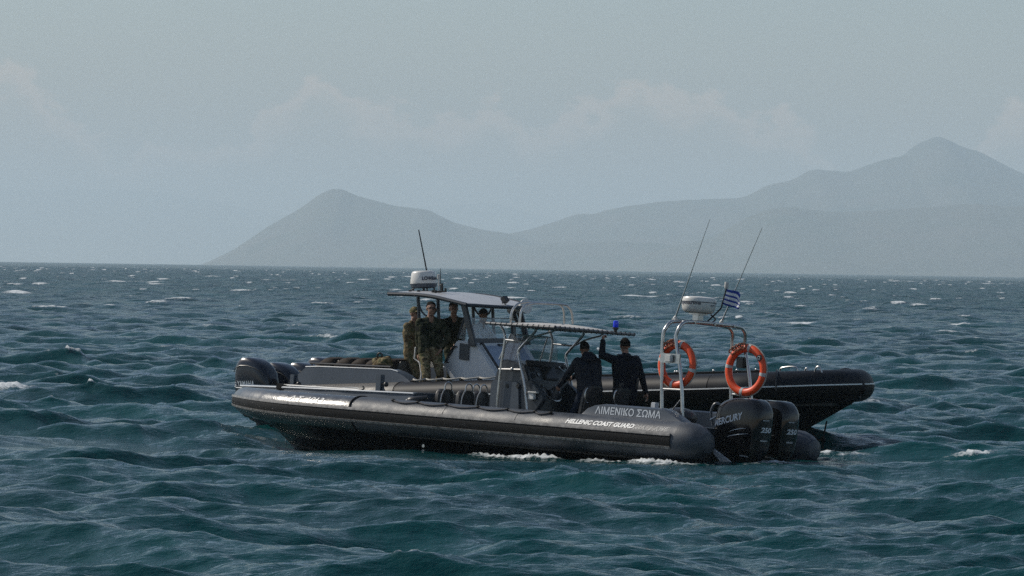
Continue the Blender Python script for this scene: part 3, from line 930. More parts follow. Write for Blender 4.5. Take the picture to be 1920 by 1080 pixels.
# registration on the wet bow tube
def bow_pt(px0):
    def fn(u, v):
        # walk along the bow tube axis
        x = 8.52 - u
        i = min(range(len(BOW)), key=lambda k: abs(BOW[k].x - x))
        j = i + 1 if BOW[i].x < x else i - 1
        j = max(0, min(len(BOW) - 1, j))
        t = 0 if i == j else (x - BOW[i].x) / (BOW[j].x - BOW[i].x)
        c = BOW[i].lerp(BOW[j], t); r = BOWR[i] + .006
        d = (BOW[min(i + 1, len(BOW) - 1)] - BOW[max(i - 1, 0)]).normalized()
        n = Vector((-d.y, d.x, 0)).normalized()
        a = rad(30) + v / r
        return c + n * (math.cos(a) * r) + Vector((0, 0, math.sin(a) * r))
    return fn
lettering('lettering', 'Λ.Σ. 1013', near, M_LETTERW, bow_pt(0), .10, .86, bold=.015, cut=4)

# grab lines and fittings along the tubes
def sag_line(pts, n=8, sag=.05):
    out = []
    for a, b in zip(pts[:-1], pts[1:]):
        a = Vector(a); b = Vector(b)
        for k in range(n):
            t = k / n
            p = a.lerp(b, t); p.z -= sag * 4 * t * (1 - t)
            out.append(p)
    out.append(Vector(pts[-1]))
    return out
for s in (1, -1):
    xs = [6.12, 5.55, 4.9, 4.2, 3.55, 2.95, 2.62]
    pts = []
    for i, x in enumerate(xs):
        a = rad(62 if s > 0 else 118)
        pts.append((x, 1.36 * s + math.cos(rad(62)) * (TR + .02) * s, .50 + math.sin(a) * (TR + .02)))
    L_ = sag_line(pts, 8, .0)
    L_ = [p + Vector((0, s * .05, -.035)) * math.sin(math.pi * ((i % 8) / 8)) for i, p in enumerate(L_)]
    m = MB(); m.tube(L_, .014, 6)
    gl_ = m.build('grab_line', M_ROPE, near)
    m = MB()
    for p in pts: m.ball(Vector(p), (.045, .03, .022), 10, 6)
    m.build_each('grab_line_patch', M_RUB, gl_)
# navigation fitting on the port tube just aft of the foredeck
q = nl(772, 752, Y=1.28)
m = MB()
m.tube(catmull([q + Vector((.16, -.10, .0)), q + Vector((.02, -.02, .01)), q + Vector((-.2, -.16, .08))], 5), [.03, .04, .05, .06, .065, .065, .06, .055, .05, .04, .03], 10)
m.build('fender', M_VINYL, near)
m = MB(); m.ball(q + Vector((.17, -.08, -.01)), .04, 12, 8); m.build('light_lens', M_WHITE, near)
# bollards on the foredeck
for (px, py0, py1, Y, w) in ((711, 702, 742, .70, .12), (550, 702, 724, .62, .10)):
    a = nl(px, py1, Y=Y); b = nl(px, py0, Y=Y)
    m = MB()
    m.box((a.x, Y, (a.z + b.z) / 2 - .03), (w, .10, b.z - a.z + .06))
    m.prism([Vector((a.x - w / 2, Y, a.z)), Vector((a.x - w / 2 - .2, Y, a.z - .05)), Vector((a.x - w / 2, Y, a.z + .2))], (0, .012, 0))
    bl = m.build('bollard', M_GRP, near, bevel=.008)
    m = MB()
    k = Vector((a.x - w / 2 - .02, Y + .02, b.z - .16))
    m.rod(k + Vector((.04, 0, 0)), k - Vector((.05, 0, 0)), .015)
    m.ball(k - Vector((.08, 0, 0)), .045, 10, 8)
    m.build('knob', M_BLACK, bl)
# black mat and cleat by the forward bollard
q = nl(552, 718, Y=.6)
m = MB()
m.loft([[q + Vector((dx, dy, .02 + dz)) for dx, dy in ((.3, -.16), (.3, .16), (-.3, .16), (-.3, -.16))] for dz in (-.16, -.045)])
m.box(q + Vector((0, 0, -.02)), (.24, .1, .07)); m.ball(q + Vector((.05, 0, .03)), .06, 10, 6)
m.build('anchor_cleat', M_RUB, near, bevel=.02)

# console
m = MB()
cz0 = .31
pa = [nl(x, y, Y=.52) for x, y in ((984, 683), (993, 713), (1003, 722), (1018, 742), (1018, 750), (1004, 770))]
prof = [(4.86, cz0), (4.86, 1.05), (4.70, 1.58), (4.55, 1.60), (pa[0].x, pa[0].z), (pa[1].x, pa[1].z), (pa[1].x + .06, cz0)]
print('console aft', [(round(a, 2), round(b, 2)) for a, b in prof])
m.prism([Vector((x, .52, z)) for x, z in prof], (0, -1.04, 0))
con = m.build('console', M_GRPD, near, bevel=.03)
pod = [(pa[1].x + .08, pa[1].z - .02)] + [(p.x, p.z) for p in pa[1:]] + [(pa[-1].x + .02, cz0), (pa[1].x + .1, cz0)]
for s_ in (1, -1):
    m = MB(); m.prism([Vector((x, s_ * .518, z)) for x, z in pod], (0, -s_ * .10, 0)); m.build('side_pod', M_GRPD, con, bevel=.012)
m = MB()                                                  # hinged port door
dp = [(4.83, .42), (4.83, 1.18), (4.78, 1.24), (4.26, 1.24), (4.20, 1.18), (4.12, .50), (4.16, .44)]
m.prism([Vector((x, .523, z)) for x, z in dp], (0, .03, 0))
dr = m.build('door', M_GRP, con, bevel=.012)
for px in (951, 971):
    q = nl(px, 724, Y=.555)
    m = MB()
    m.lathe([(.0, .010), (.034, .010), (.040, 0)], q, (0, 1, 0), 18)
    m.box(q + Vector((0, .012, 0)), (.055, .014, .014), Matrix.Rotation(rad(-40), 3, 'Y'))
    m.build('latch', M_BLACK, dr)
q = nl(1000, 742, Y=.53)
m = MB(); m.box(q + Vector((0, .03, -.01)), (.13, .07, .11)); m.box(q + Vector((-.03, .045, .055)), (.20, .09, .03))
m.build('socket_box', M_WHITE, con, bevel=.012)
# dashboard: lies on the slope facing the helmsman
D0 = Vector((pa[0].x, 0, pa[0].z)); D1 = Vector((pa[1].x, 0, pa[1].z - .02))
dn = Vector((-(D0.z - D1.z), 0, (D0.x - D1.x))).normalized()
def dash(t, y, h=0.0): return D0.lerp(D1, t) + Vector((0, y, 0)) + dn * h
du = (D1 - D0).normalized()
for (t, y, r, mt) in ((.28, .38, .05, M_BLACK), (.68, .40, .05, M_BLACK), (.55, .25, .045, M_DIAL)):
    m = MB(); m.lathe([(r * .8, .012), (r * .85, .02), (r, .02), (r, -.01)], dash(t, y, 0), dn, 22)
    g = m.build('gauge', M_BLACK, con)
    m = MB(); m.lathe([(.0, .0125), (r * .8, .0125), (r * .8, 0)], dash(t, y, 0), dn, 22)
    m.build('dial', mt, g)
m = MB(); Mx = Matrix((tuple(du), (0, 1, 0), tuple(dn))).transposed()
m.box(dash(.45, -.02, .02), (.26, .34, .06), Mx); ds = m.build('chart_plotter', M_BLACK, con, bevel=.012)
m = MB(); m.box(dash(.45, -.02, .0515), (.20, .28, .004), Mx); m.build('screen', M_SCREEN, ds)
m = MB(); c = dash(.10, -.34, .05)
m.tube([c + Vector((0, math.cos(a) * .10, 0)) + du * (math.sin(a) * .08) + dn * .03 for a in np.linspace(0, math.pi * 1.25, 12)], .014, 8)
m.build('grab_handle', M_STEEL, con)
m = MB(); m.box(dash(-.06, .0, .02), (.10, 1.0, .05), Mx); m.build('dash_hood', M_BLACK, con, bevel=.015)
# wheel
wc = nl(1026, 733, Y=.02) + Vector((-.10, 0, 0))
wn_ = Vector((-.80, .0, .6)).normalized(); wu = Vector((0, 1, 0)); wv = wn_.cross(wu)
m = MB()
m.tube([wc + wu * (math.cos(a) * .20) + wv * (math.sin(a) * .20) for a in np.linspace(0, 2 * math.pi, 30)[:-1]], .016, 8, closed=True)
wh = m.build('steering_wheel', M_STEEL, con)
m = MB()
for a in (rad(90), rad(210), rad(330)): m.rod(wc - wn_ * .03, wc + wu * (math.cos(a) * .19) + wv * (math.sin(a) * .19), .012, 6)
m.lathe([(.0, .02), (.04, .015), (.05, -.03), (.03, -.25)], wc - wn_ * .02, wn_, 14)
m.build('spokes', M_BLACK, wh)
# windscreen panes
def pane(name, pts, th=.008, mt=M_GLASS, parent=None):
    m = MB()
    a, b, c = (Vector(p) for p in pts[:3])
    n = (b - a).cross(c - a).normalized() * th
    m.prism([Vector(p) for p in pts], n)
    return m.build(name, mt, parent or near, smooth=False)
zt = 2.02
pane('windscreen_side', [(4.72, .50, 1.60), (4.30, .50, 1.60), (4.33, .47, 1.98), (4.38, .46, zt), (4.54, .46, zt)])
pane('windscreen_side', [(4.72, -.50, 1.60), (4.30, -.50, 1.60), (4.33, -.47, 1.98), (4.38, -.46, zt), (4.54, -.46, zt)])
wf = pane('windscreen_front', [(4.72, .49, 1.60), (4.72, -.49, 1.60), (4.60, -.50, 1.95), (4.55, -.44, zt), (4.55, .45, zt)])
m = MB()
m.rod((4.72, .505, 1.59), (4.545, .465, zt), .012); m.rod((4.72, -.505, 1.59), (4.545, -.465, zt), .012); m.rod((4.545, .465, zt), (4.545, -.465, zt), .009)
m.rod((4.40, .47, zt + .005), (4.40, -.40, zt + .005), .008)
m.rod((4.72, .12, 1.6), (4.56, .12, zt), .008)
m.build('windscreen_frame', M_STEEL, wf)

# canopy frame
def frame_tube(name, pts, r=.022, mt=M_STEEL, parent=None, n=5, sm=True):
    m = MB(); m.tube(catmull(pts, n) if sm else pts, r, 8)
    return m.build(name, mt, parent or near)
W = .60
CFA = [(940, 612), (945, 622), (947, 634), (946, 645), (938, 700), (930, 772)]
CFB = [(1006, 617), (1000, 626), (978, 650), (972, 660), (974, 676), (984, 726), (994, 774)]
for s in (1, -1):
    A = [nl(x, y, Y=W) for x, y in CFA]; B = [nl(x, y, Y=W) for x, y in CFB]
    A[-1].z = .42; B[-1].z = .42
    A = [Vector((p.x, s * W, p.z)) for p in A]; B = [Vector((p.x, s * W, p.z)) for p in B]
    frame_tube('canopy_leg', A); frame_tube('canopy_leg', B)
    m = MB()
    for pa, pb in (((947, 637), (985, 641)), ((936, 692), (978, 693))):
        a = nl(*pa, Y=W); b = nl(*pb, Y=W)
        m.rod((a.x, s * W, a.z), (b.x, s * W, b.z), .018)
    if s > 0:
        q = nl(961, 692, Y=W); mk = MB(); mk.ball(q, .036, 12, 8); mk.build('rung_knob', M_STEEL, near)
    m.build_each('ladder_rung', M_STEEL, near)
    br = [nl(x, y, Y=W) for x, y in ((985, 641), (993, 638), (1008, 630), (1028, 624), (1036, 622), (1046, 614))]
    frame_tube('canopy_brace', [Vector((p.x, s * W, p.z)) for p in br], .016)
# canopy: four bordering tubes and a laced cover
cA = nl(911, 603.5, Y=1.0); cB = nl(1041, 612.5, Y=1.0)
zc0, zc1 = 2.17, 2.165
xa, xb = cA.x, cB.x
rim = [Vector((xa, 1.0, zc0)), Vector((xb, 1.0, zc1)), Vector((xb, -1.0, zc1)), Vector((xa, -1.0, zc0))]
print('canopy x', xa, xb, cA.z, cB.z)
m = MB()
for i in range(4): m.rod(rim[i], rim[(i + 1) % 4], .022)
m.build_each('canopy_rim', mat('rim_sleeve', (0.17, 0.17, 0.17), 0.5, var=0.3, vscale=20), near)
m = MB()
nx, ny = 14, 18
G = []
for i in range(nx + 1):
    row = []
    u = i / nx
    for j in range(ny + 1):
        v = j / ny
        crown = .085 * (math.sin(math.pi * u) ** .6) * (math.sin(math.pi * v) ** .6)
        tent = -.028 * math.exp(-((v - .42) / .05) ** 2) * math.sin(math.pi * u)
        row.append(Vector((xa + (xb - xa) * u * .94 + (xb - xa) * .03, .95 - 1.9 * v, zc0 + (zc1 - zc0) * u + crown + tent)))
    G.append(row)
m.loft(G, closed=False, cap0=False, cap1=False)
m.loft([[p - Vector((0, 0, .008)) for p in r] for r in G], closed=False, cap0=False, cap1=False)
m.build('canopy_cover', M_CANVAS, near)
m = MB()
for i in range(4):
    a, b = rim[i], rim[(i + 1) % 4]
    ctr = Vector(((xa + xb) / 2, 0, zc0))
    n = int((b - a).length / .115)
    for k in range(n + 1):
        p = a.lerp(b, k / n)
        inn = (ctr - p); inn.z = 0
        ed = (b - a).normalized()
        inn = (inn - ed * inn.dot(ed)).normalized()
        m.tube([p + inn * .055 + Vector((0, 0, .008)), p + Vector((0, 0, .027)) - inn * .01, p - inn * .026, p - Vector((0, 0, .026)), p + inn * .05 - Vector((0, 0, .006))], .007, 5)
m.build_each('lacing', M_ROPE, near)
# roof hoops
for HP in (((958, 606), (958, 594), (962, 580), (971, 570), (985, 566.5), (1000, 567), (1040, 569.5), (1052, 573), (1057, 584), (1058, 607)),
           ((974, 609), (975, 598), (978, 582), (986, 572), (1000, 569), (1010, 568.5), (1055, 571), (1066, 576), (1072, 587), (1074, 607))):
    ys = [.62, .62, .60, .50, .30, .1, -.42, -.58, -.66, -.66]
    xx = nl(*HP[0], Y=.62).x
    frame_tube('roof_hoop', [Vector((xx, y, nl(px, py, X=xx).z)) for (px, py), y in zip(HP, [nl(px, py, X=xx).y for px, py in HP])], .020, n=4)
# blue beacon on the canopy
q = Vector((xb, nl(1154, 618, X=xb).y, zc1 + .03))
m = MB(); m.lathe([(.03, -.05), (.03, .02), (.05, .03), (.05, .06), (.042, .065)], q, (0, 0, 1), 18)
be = m.build('beacon', M_BLACK, near)
m = MB(); m.lathe([(.042, .06), (.045, .07), (.045, .15), (.040, .17), (.02, .176), (.0, .177)], q, (0, 0, 1), 18); m.build('beacon_lens', M_BLUE, be)

# jockey seats forward of the console, seen from behind
for (px, Y) in ((833, .42), (872, .34), (900, -.30), (886, -.42)):
    q = nl(px, 752, Y=Y)
    m = MB()
    m.loft([[Vector((q.x + dx, Y + dy * w_, z)) for dx, dy in ((.06, -1), (.06, 1), (-.03, 1), (-.05, .8), (-.05, -.8), (-.03, -1))] for z, w_ in ((.31, .17), (.75, .19), (.92, .185), (1.0, .15), (1.03, .10))])
    st = m.build('jockey_seat', M_VINYL, near, bevel=.015)
    m = MB()
    m.loft([[Vector((q.x + .10, Y - .17, .31)), Vector((q.x + .62, Y - .17, .31)), Vector((q.x + .62, Y + .17, .31)), Vector((q.x + .10, Y + .17, .31))], [Vector((q.x + .08, Y - .17, .66)), Vector((q.x + .6, Y - .15, .66)), Vector((q.x + .6, Y + .15, .66)), Vector((q.x + .08, Y + .17, .66))]])
    m.build('seat_pod', M_VINYL, st, bevel=.04)
    m = MB()
    m.tube(catmull([Vector((q.x - .07, Y + dy, z)) for dy, z in ((-.17, .5), (-.165, .85), (-.12, .98), (-.085, 1.02), (-.07, 1.11), (0, 1.15), (.07, 1.11), (.085, 1.02), (.12, .98), (.165, .85), (.17, .5))], 4), .013, 8)
    m.build('grab_hoop', M_STEEL, st)
# helm bolsters
for (px, py, Y) in ((1106, 740, .16), (1160, 745, -.38)):
    q = nl(px, py, Y=Y)
    m = MB()
    m.loft([[Vector((q.x + dx + sl, Y + dy * w_, z)) for dx, dy in ((.05, -1), (.05, 1), (-.04, 1), (-.07, .75), (-.07, -.75), (-.04, -1))] for z, w_, sl in ((.31, .16, .12), (.7, .19, .05), (1.05, .20, -.02), (1.20, .19, -.06), (1.26, .15, -.07))])
    hs = m.build('helm_seat', M_VINYL, near, bevel=.02)
    m = MB()
    c = Vector((q.x - .06, Y + .13, 1.10))
    m.tube([c + Vector((-.03, .07 * math.sin(a) + .03, .12 * math.cos(a))) for a in np.linspace(rad(-20), rad(190), 12)], .012, 8)
    m.build('seat_handle', M_STEEL, hs)
    m = MB(); m.lathe([(.1, 0), (.06, .05), (.05, .3)], (q.x + .2, Y, .31), (0, 0, 1), 12); m.box((q.x + .25, Y, .72), (.42, .36, .14)); m.build('seat_base', M_VINYL, hs, bevel=.03)

# stern: transom, boxes, arch
m = MB()
m.box((.06, 0, .42), (.12, 2.1, .62)); m.box((.5, 0, .52), (.7, 1.5, .42))
m.build('transom', M_GRPD, near, bevel=.03)
q = nl(1228, 762, Y=.45)
m = MB(); m.box((q.x, .45, .72), (.10, .10, .70)); m.build('tow_post', M_GRPL, near, bevel=.01)
m = MB(); m.rod((q.x, .9, .93), (q.x, -.2, .93), .018); m.build('tow_bar', M_STEEL, near)
m = MB(); m.ball((q.x - .28, .15, .86), (.28, .3, .16), 18, 12); m.ball((q.x - .12, -.05, .9), (.12, .12, .12), 14, 10); m.build('stowed_bag', M_VINYL, near)
AH = .88
ARF = [(1245, 775), (1241, 700), (1237, 640), (1237, 622), (1240, 610), (1248, 602)]
ARB = [(1284, 786), (1278, 720), (1269, 650), (1264, 622), (1266, 610), (1272, 603)]
for AR, nm in ((ARF, 'f'), (ARB, 'b')):
    port = [nl(x, y, Y=AH) for x, y in AR]
    port[0].z = .45
    ztop = port[-1].z + .012
    pts = [Vector((p.x, AH, p.z)) for p in port]
    pts[-1] = Vector((pts[-1].x, AH - .09, pts[-1].z))
    m = MB()
    xt = pts[-1].x
    low = [p for p in pts if p.z < ztop - .34]
    half = low + [Vector((xt + .03, AH, ztop - .26)), Vector((xt + .005, AH - .035, ztop - .11)), Vector((xt, AH - .13, ztop - .025)), Vector((xt, AH - .27, ztop)), Vector((xt, .3, ztop + .008))]
    full_ = half + [Vector((xt, 0, ztop + .01))] + [Vector((p.x, -p.y, p.z)) for p in half[::-1]]
    m.tube(catmull(full_, 5), .030, 10)
    m.build('arch_hoop', M_STEEL, near)
topx = nl(1256, 602, Y=AH).x
ztop = nl(1250, 602, Y=AH).z
m = MB()
for y in (-.5, .0, .5): m.rod((topx + .10, y, ztop + .014), (topx - .22, y, ztop + .014), .022)
for s in (1, -1):
    a = nl(1241, 729, Y=AH); b = nl(1280, 731, Y=AH)
    m.rod((a.x, s * AH, a.z), (b.x, s * AH, b.z), .020)
    m.rod((b.x - .0, s * AH, a.z - .12), (b.x + .55, s * (AH - .05), .6), .010)
m.build_each('arch_crossbar', M_STEEL, near)
a = nl(1239, 662, Y=AH + .02); b = nl(1275, 682, Y=AH + .02)
m = MB(); m.box(((a.x + b.x) / 2, AH + .02, (a.z + b.z) / 2), (abs(a.x - b.x), .03, .15)); bk = m.build('lamp_bracket', M_STEEL, near, bevel=.006)
q = nl(1254, 672, Y=AH + .07)
m = MB(); m.box(q, (.13, .08, .125)); m.build('lamp_box', M_WHITE, bk, bevel=.014)
# radar on the arch
rc = nl(1313, 586, Y=0.0)
rc.y = .05
rc.z = ztop + .175
m = MB(); m.lathe([(.0, .27), (.12, .268), (.22, .262), (.262, .25), (.278, .225), (.280, .18), (.275, .12), (.262, .06), (.235, .02), (.2, .0), (.0, .0)], rc, (0, 0, 1), 40)
rd = m.build('radar', M_WHITE, near)
m = MB(); m.lathe([(.2805, .170), (.2815, .172), (.2815, .182), (.2805, .184)], rc, (0, 0, 1), 40); m.build('radar_seam', M_GRP, rd)
m = MB(); m.box(rc - Vector((0, 0, .09)), (.12, .14, .17)); m.box(rc - Vector((0, 0, .012)), (.22, .22, .03)); m.build('radar_post', M_STEEL, rd, bevel=.006)
m = MB(); m.tube(catmull([rc + Vector((-.1, -.2, -.01)), rc + Vector((-.12, -.3, -.08)), rc + Vector((-.05, -.2, -.17))], 5), .012, 6); m.build('radar_cable', M_BLACK, rd)
vd = (CAM - NEAR.M @ rc); vd = NEAR.R.transposed() @ vd; va = math.atan2(vd.y, vd.x)
def drum(r0, z0, ang0, c=None):
    def fn(u, v):
        a = ang0 + u / r0
        z = z0 + v
        return (c or rc) + Vector((math.cos(a) * r0, math.sin(a) * r0, z))
    return fn
lettering('lettering', 'Raymarine', rd, M_LETTERD, drum(.282, .115, va - 1.52), .075, .46, bold=.02)
lettering('lettering', 'DIGITAL', rd, M_LETTERD, drum(.282, .12, va + .75), .024, .11, bold=.02)
# whips
for (b, t, Y) in (((1265, 599), (1331, 411), .52), ((1352, 606), (1429, 427), -.42)):
    p0 = nl(*b, Y=Y); p1 = nl(*t, Y=Y)
    m = MB(); m.tube([p0.lerp(p1, k) for k in (0, .12, .25, .6, 1)], [.016, .014, .010, .007, .005], 7)
    an = m.build('antenna', M_STEEL, near)
    m = MB(); m.box(Vector((p0.x, p0.y, ztop + .03)), (.07, .06, .06)); m.lathe([(.03, -.06), (.032, .03), (.018, .06)], p0, (p1 - p0), 12)
    m.build('antenna_mount', M_WHITE, an)
# flag staff with a light on top
f0 = nl(1325, 604, Y=-.15); f1 = nl(1350, 580, Y=-.25); f2 = nl(1354, 570, Y=-.25); f3 = nl(1362, 541, Y=-.25)
m = MB(); m.tube(catmull([f0, f1, f2, f3], 5), .013, 8)
fsf = m.build('flag_staff', M_BLACK, near)
m = MB(); m.lathe([(.03, -.02), (.035, .0), (.035, .075), (.03, .085), (.0, .087)], f3 + Vector((0, 0, .02)), (0, 0, 1), 14); m.build('stern_light', M_CANVAS, fsf)

# outboards
def outboard(name, Y, X0, Z0, levels, mt, parent, label=None, tilt=0.0, nseg=40):
    """levels: z, x front, x aft, half width, squareness"""
    m = MB()
    R = []
    for z, xf, xa_, hw, ex in levels:
        cx, hx = (xf + xa_) / 2, (xf - xa_) / 2
        ring = []
        for j in range(nseg):
            a = 2 * math.pi * j / nseg
            c, s_ = math.cos(a), math.sin(a)
            ring.append(Vector((X0 + cx + math.copysign(abs(c) ** (2 / ex), c) * hx, Y + math.copysign(abs(s_) ** (2 / ex), s_) * hw, Z0 + z)))
        R.append(ring)
    m.loft(R)
    return m.build(name, mt, parent, angle=32)
MERC = [(-.62, .20, -.06, .05, 3), (-.45, .22, -.10, .07, 3), (-.30, .26, -.20, .11, 3), (-.12, .32, -.38, .16, 3.5), (.02, .36, -.49, .195, 4), (.08, .37, -.53, .205, 4), (.085, .385, -.535, .215, 4), (.30, .40, -.565, .232, 4), (.55, .38, -.575, .235, 4.2), (.68, .35, -.57, .232, 4.2), (.75, .31, -.545, .225, 4), (.80, .25, -.51, .215, 3.8), (.845, .15, -.465, .20, 3.6), (.872, .04, -.42, .17, 3.4), (.882, -.05, -.36, .08, 3)]
for Y in (.33, -.33):
    eX, eZ = -.31, .36
    ob = outboard('outboard_motor', Y, eX, eZ, MERC, M_MERC, near)
    m = MB(); m.box((eX + .34, Y, eZ - .12), (.16, .24, .4)); m.box((eX + .44, Y, eZ + .1), (.2, .3, .1)); m.build('mounting_bracket', M_BLACK, ob, bevel=.02)
    m = MB()                                              # pale trim fin on the bracket side
    f = [Vector((eX + .40, Y + .19, eZ + .05)), Vector((eX + .30, Y + .20, eZ + .06)), Vector((eX - .16, Y + .205, eZ - .17)), Vector((eX - .06, Y + .205, eZ - .22)), Vector((eX + .12, Y + .20, eZ - .17))]
    m.prism(f, (0, .03, 0)); m.build('side_fin', M_GRPL, ob, bevel=.008)
    def side_pt(x0, z0, ang):
        ca, sa = math.cos(ang), math.sin(ang)
        def fn(u, v):
            uu = u * ca - v * sa; vv = u * sa + v * ca
            x = x0 - uu; z = z0 + vv
            lv = [l for l in MERC]
            hw = np.interp(z, [l[0] for l in lv], [l[3] for l in lv])
            xf = np.interp(z, [l[0] for l in lv], [l[1] for l in lv]); xa2 = np.interp(z, [l[0] for l in lv], [l[2] for l in lv])
            cx, hx = (xf + xa2) / 2, (xf - xa2) / 2
            k = min(.999, abs(x - cx) / hx)
            return Vector((eX + x, Y + hw * (1 - k ** 4) ** .25 + .004, eZ + z))
        return fn
    lettering('lettering', 'MERCURY', ob, M_LETTER, side_pt(.33, .40, rad(15)), .11, .62, bold=.03, shear=.3, cut=2)
    m = MB()
    for (z0, l, sx0) in ((.33, .36, .02), (.245, .44, .06)):
        fn = side_pt(sx0, z0, 0)
        up = [fn(l * k / 12, .085 * (k / 12) ** .65 + .012 * math.sin(math.pi * k / 12)) for k in range(13)]
        lo = [fn(l * k / 12, .085 * (k / 12) ** .65) for k in range(13)]
        m.loft([up, lo], closed=False, cap0=False, cap1=False)
    m.build_each('cowl_stripe', M_LETTER, ob, smooth=False)
    def aft_pt(y0, z0):
        def fn(u, v):
            z = z0 + v; y = y0 - u
            xa2 = np.interp(z, [l[0] for l in MERC], [l[2] for l in MERC]); hw = np.interp(z, [l[0] for l in MERC], [l[3] for l in MERC])
            xf = np.interp(z, [l[0] for l in MERC], [l[1] for l in MERC]); cx, hx = (xf + xa2) / 2, (xf - xa2) / 2
            k = min(.999, abs(y) / hw)
            return Vector((eX + cx - hx * (1 - k ** 4) ** .25 - .004, Y + y, eZ + z))
        return fn
    lettering('lettering', '250', ob, M_LETTER, aft_pt(.145, .36), .085, .24, bold=.03, shear=.15)
    lettering('lettering', 'VERADO', ob, M_LETTER, aft_pt(.13, .22), .028, .16, bold=.02)
    lettering('lettering', 'MERCURY', ob, M_LETTER, aft_pt(.12, .545), .016, .15, bold=.02)
    lettering('lettering', 'FOURSTROKE', ob, M_LETTER, side_pt(-.20, -.03, rad(-5)), .022, .16, bold=.02)
    m = MB()                                              # air intake at the aft top
    for k in range(2): m.box((eX - .50 - .025 * k, Y, eZ + .76 - .07 * k), (.05, .26, .03), Matrix.Rotation(rad(-45), 3, 'Y'))
    m.build_each('air_intake', M_BLACK, ob, bevel=.006)
# steering link and a white horn between arch and engine
m = MB(); m.rod((.25, -.30, .72), (.05, -.34, 1.22), .014); m.rod((.1, .55, .86), (-.05, .46, .98), .014); m.build_each('steering_link', M_STEEL, near)
for Y in (.33, -.33):
    m = MB(); m.tube(catmull([(.12, Y + .12, .78), (.16, Y + .14, .98), (.10, Y + .13, 1.12), (.0, Y + .1, 1.10), (-.08, Y + .06, 1.0)], 5), .022, 8); m.build('control_cable', M_GRP, near)

a = nl(533, 722, Y=.74); b = nl(672, 731, Y=.86)
ctr = (a + b) / 2
m = MB(); m.rod(a - ctr, b - ctr, .017); 
hk = m.build('boat_hook', M_WHITE, None, matrix=NEAR.M @ Matrix.Translation(ctr))
tag(hk, 'white boat hook pole lying along the foredeck edge of the front boat', 'boat hook')
m = MB(); m.tube(catmull([b - ctr, b - ctr + Vector((-.06, 0, .0)), b - ctr + Vector((-.10, -.02, .03)), b - ctr + Vector((-.07, -.03, .06))], 4), .02, 7); m.build('hook_tip', M_BLACK, hk)
m = MB(); c = nl(590, 726, Y=.78) - ctr; m.rod(c - (b - a).normalized() * .07, c + (b - a).normalized() * .07, .026); m.build('grip', M_CANVAS, hk)
# ------------------------------------------------------------------ the rear boat
fl = FAR.loc
far = empty('inflatable_boat', FAR.M)
tag(far, 'black inflatable boat behind, with white console, flat roof and four navy outboards', 'boat')
FR = 0.28
def fz(x): return .712 + (x - 2.0) * .006
YT = 1.30
FBOW = catmull([(7.2, YT, fz(7.2)), (7.9, 1.24, fz(7.9) + .005), (8.4, 1.02, fz(8.5) + .01), (8.8, .68, fz(8.9) + .015), (9.02, .33, fz(9.1) + .015), (9.09, .0, fz(9.1) + .015)], 6)
# the near side in two lengths: brown grey aft, black forward
for s in (1, -1):
    for nm, xs, mt in (('side_tube', [-2.9, -2, -1, 0.24], M_TUBE_FAR), ('side_tube', [0.25, 1.3, 2.6, 4, 5.6, 7.2], M_TUBE_BLACK)):
        m = MB()
        m.loft([frame_ring(Vector((x, YT * s, fz(x))), Vector((1, 0, .006)), FR, 32) for x in xs])
        tb = m.build(nm, mt, far)
        if xs[0] > 0:
            m = MB(); c = Vector((.245, YT * s, fz(.245)))
            m.tube([c + Vector((.03 * math.sin(2 * a), math.cos(a) * (FR + .002), math.sin(a) * (FR + .002))) for a in np.linspace(0, 2 * math.pi, 32)[:-1]], .008, 5, closed=True)
            m.build('tube_seam', M_RUB, tb)
    m = MB()
    m.loft([frame_ring(Vector((x, YT * s, fz(-2.9))), Vector((1, 0, 0)), r, 32) for x, r in ((-2.9, FR + .004), (-3.15, FR - .02), (-3.35, FR - .09), (-3.45, FR - .15), (-3.46, .02))])
    m.build('tube_end_cone', M_TUBE_FAR, far)
ff = side(FBOW, 1) + side(FBOW[:-1], -1)[::-1]
m = MB(); R = []
for i, p in enumerate(ff):
    t = ff[min(i + 1, len(ff) - 1)] - ff[max(i - 1, 0)]
    R.append(frame_ring(p, t, FR, 32))
m.loft(R)
fbow = m.build('bow_tube', M_TUBE_BLACK, far)
for s in (1, -1):
    path = [Vector((x, YT * s, fz(x))) for x in np.linspace(-2.9, 7.2, 16)] + side(FBOW, s)[1:]
    rr = [FR] * len(path)
    m = MB(); m.loft(strake(path, rr, s, rad(-46), rad(2), .008, seg=6)); rb = m.build('rub_strake', M_RUB, far)
    m = MB(); m.loft(strake(path, rr, s, rad(3), rad(7), .014, seg=2)); m.build('white_line', M_LETTERW, rb)
m = MB(); q = Vector((9.36, 0, fz(9.1) - .06)); m.lathe([(.08, -.06), (.05, .02), (.0, .06)], q, (1, 0, 0), 12); m.build('bow_fitting', M_RUB, far)
q = fl(1572, 704, Y=-1.0)
m = MB()
c = Vector((8.42, 0, fz(8.4)))
bi = min(range(len(FBOW)), key=lambda k: abs(FBOW[k].x - 8.3)); bp_ = FBOW[bi]; bt = (FBOW[bi + 1] - FBOW[bi - 1]).normalized()
for s in (1, -1):
    p = Vector((bp_.x, bp_.y * s, bp_.z)); t = Vector((bt.x, bt.y * s, bt.z))
    n = Vector((0, 0, 1)).cross(t).normalized()
    if n.y * s < 0: n = -n
    m.tube([p + n * (math.cos(a) * (FR + .012)) + Vector((0, 0, math.sin(a) * (FR + .012))) for a in np.linspace(rad(-10), rad(150), 14)], .03, 6, flat=.5)
m.build_each('bow_strap', M_VINYL, far)
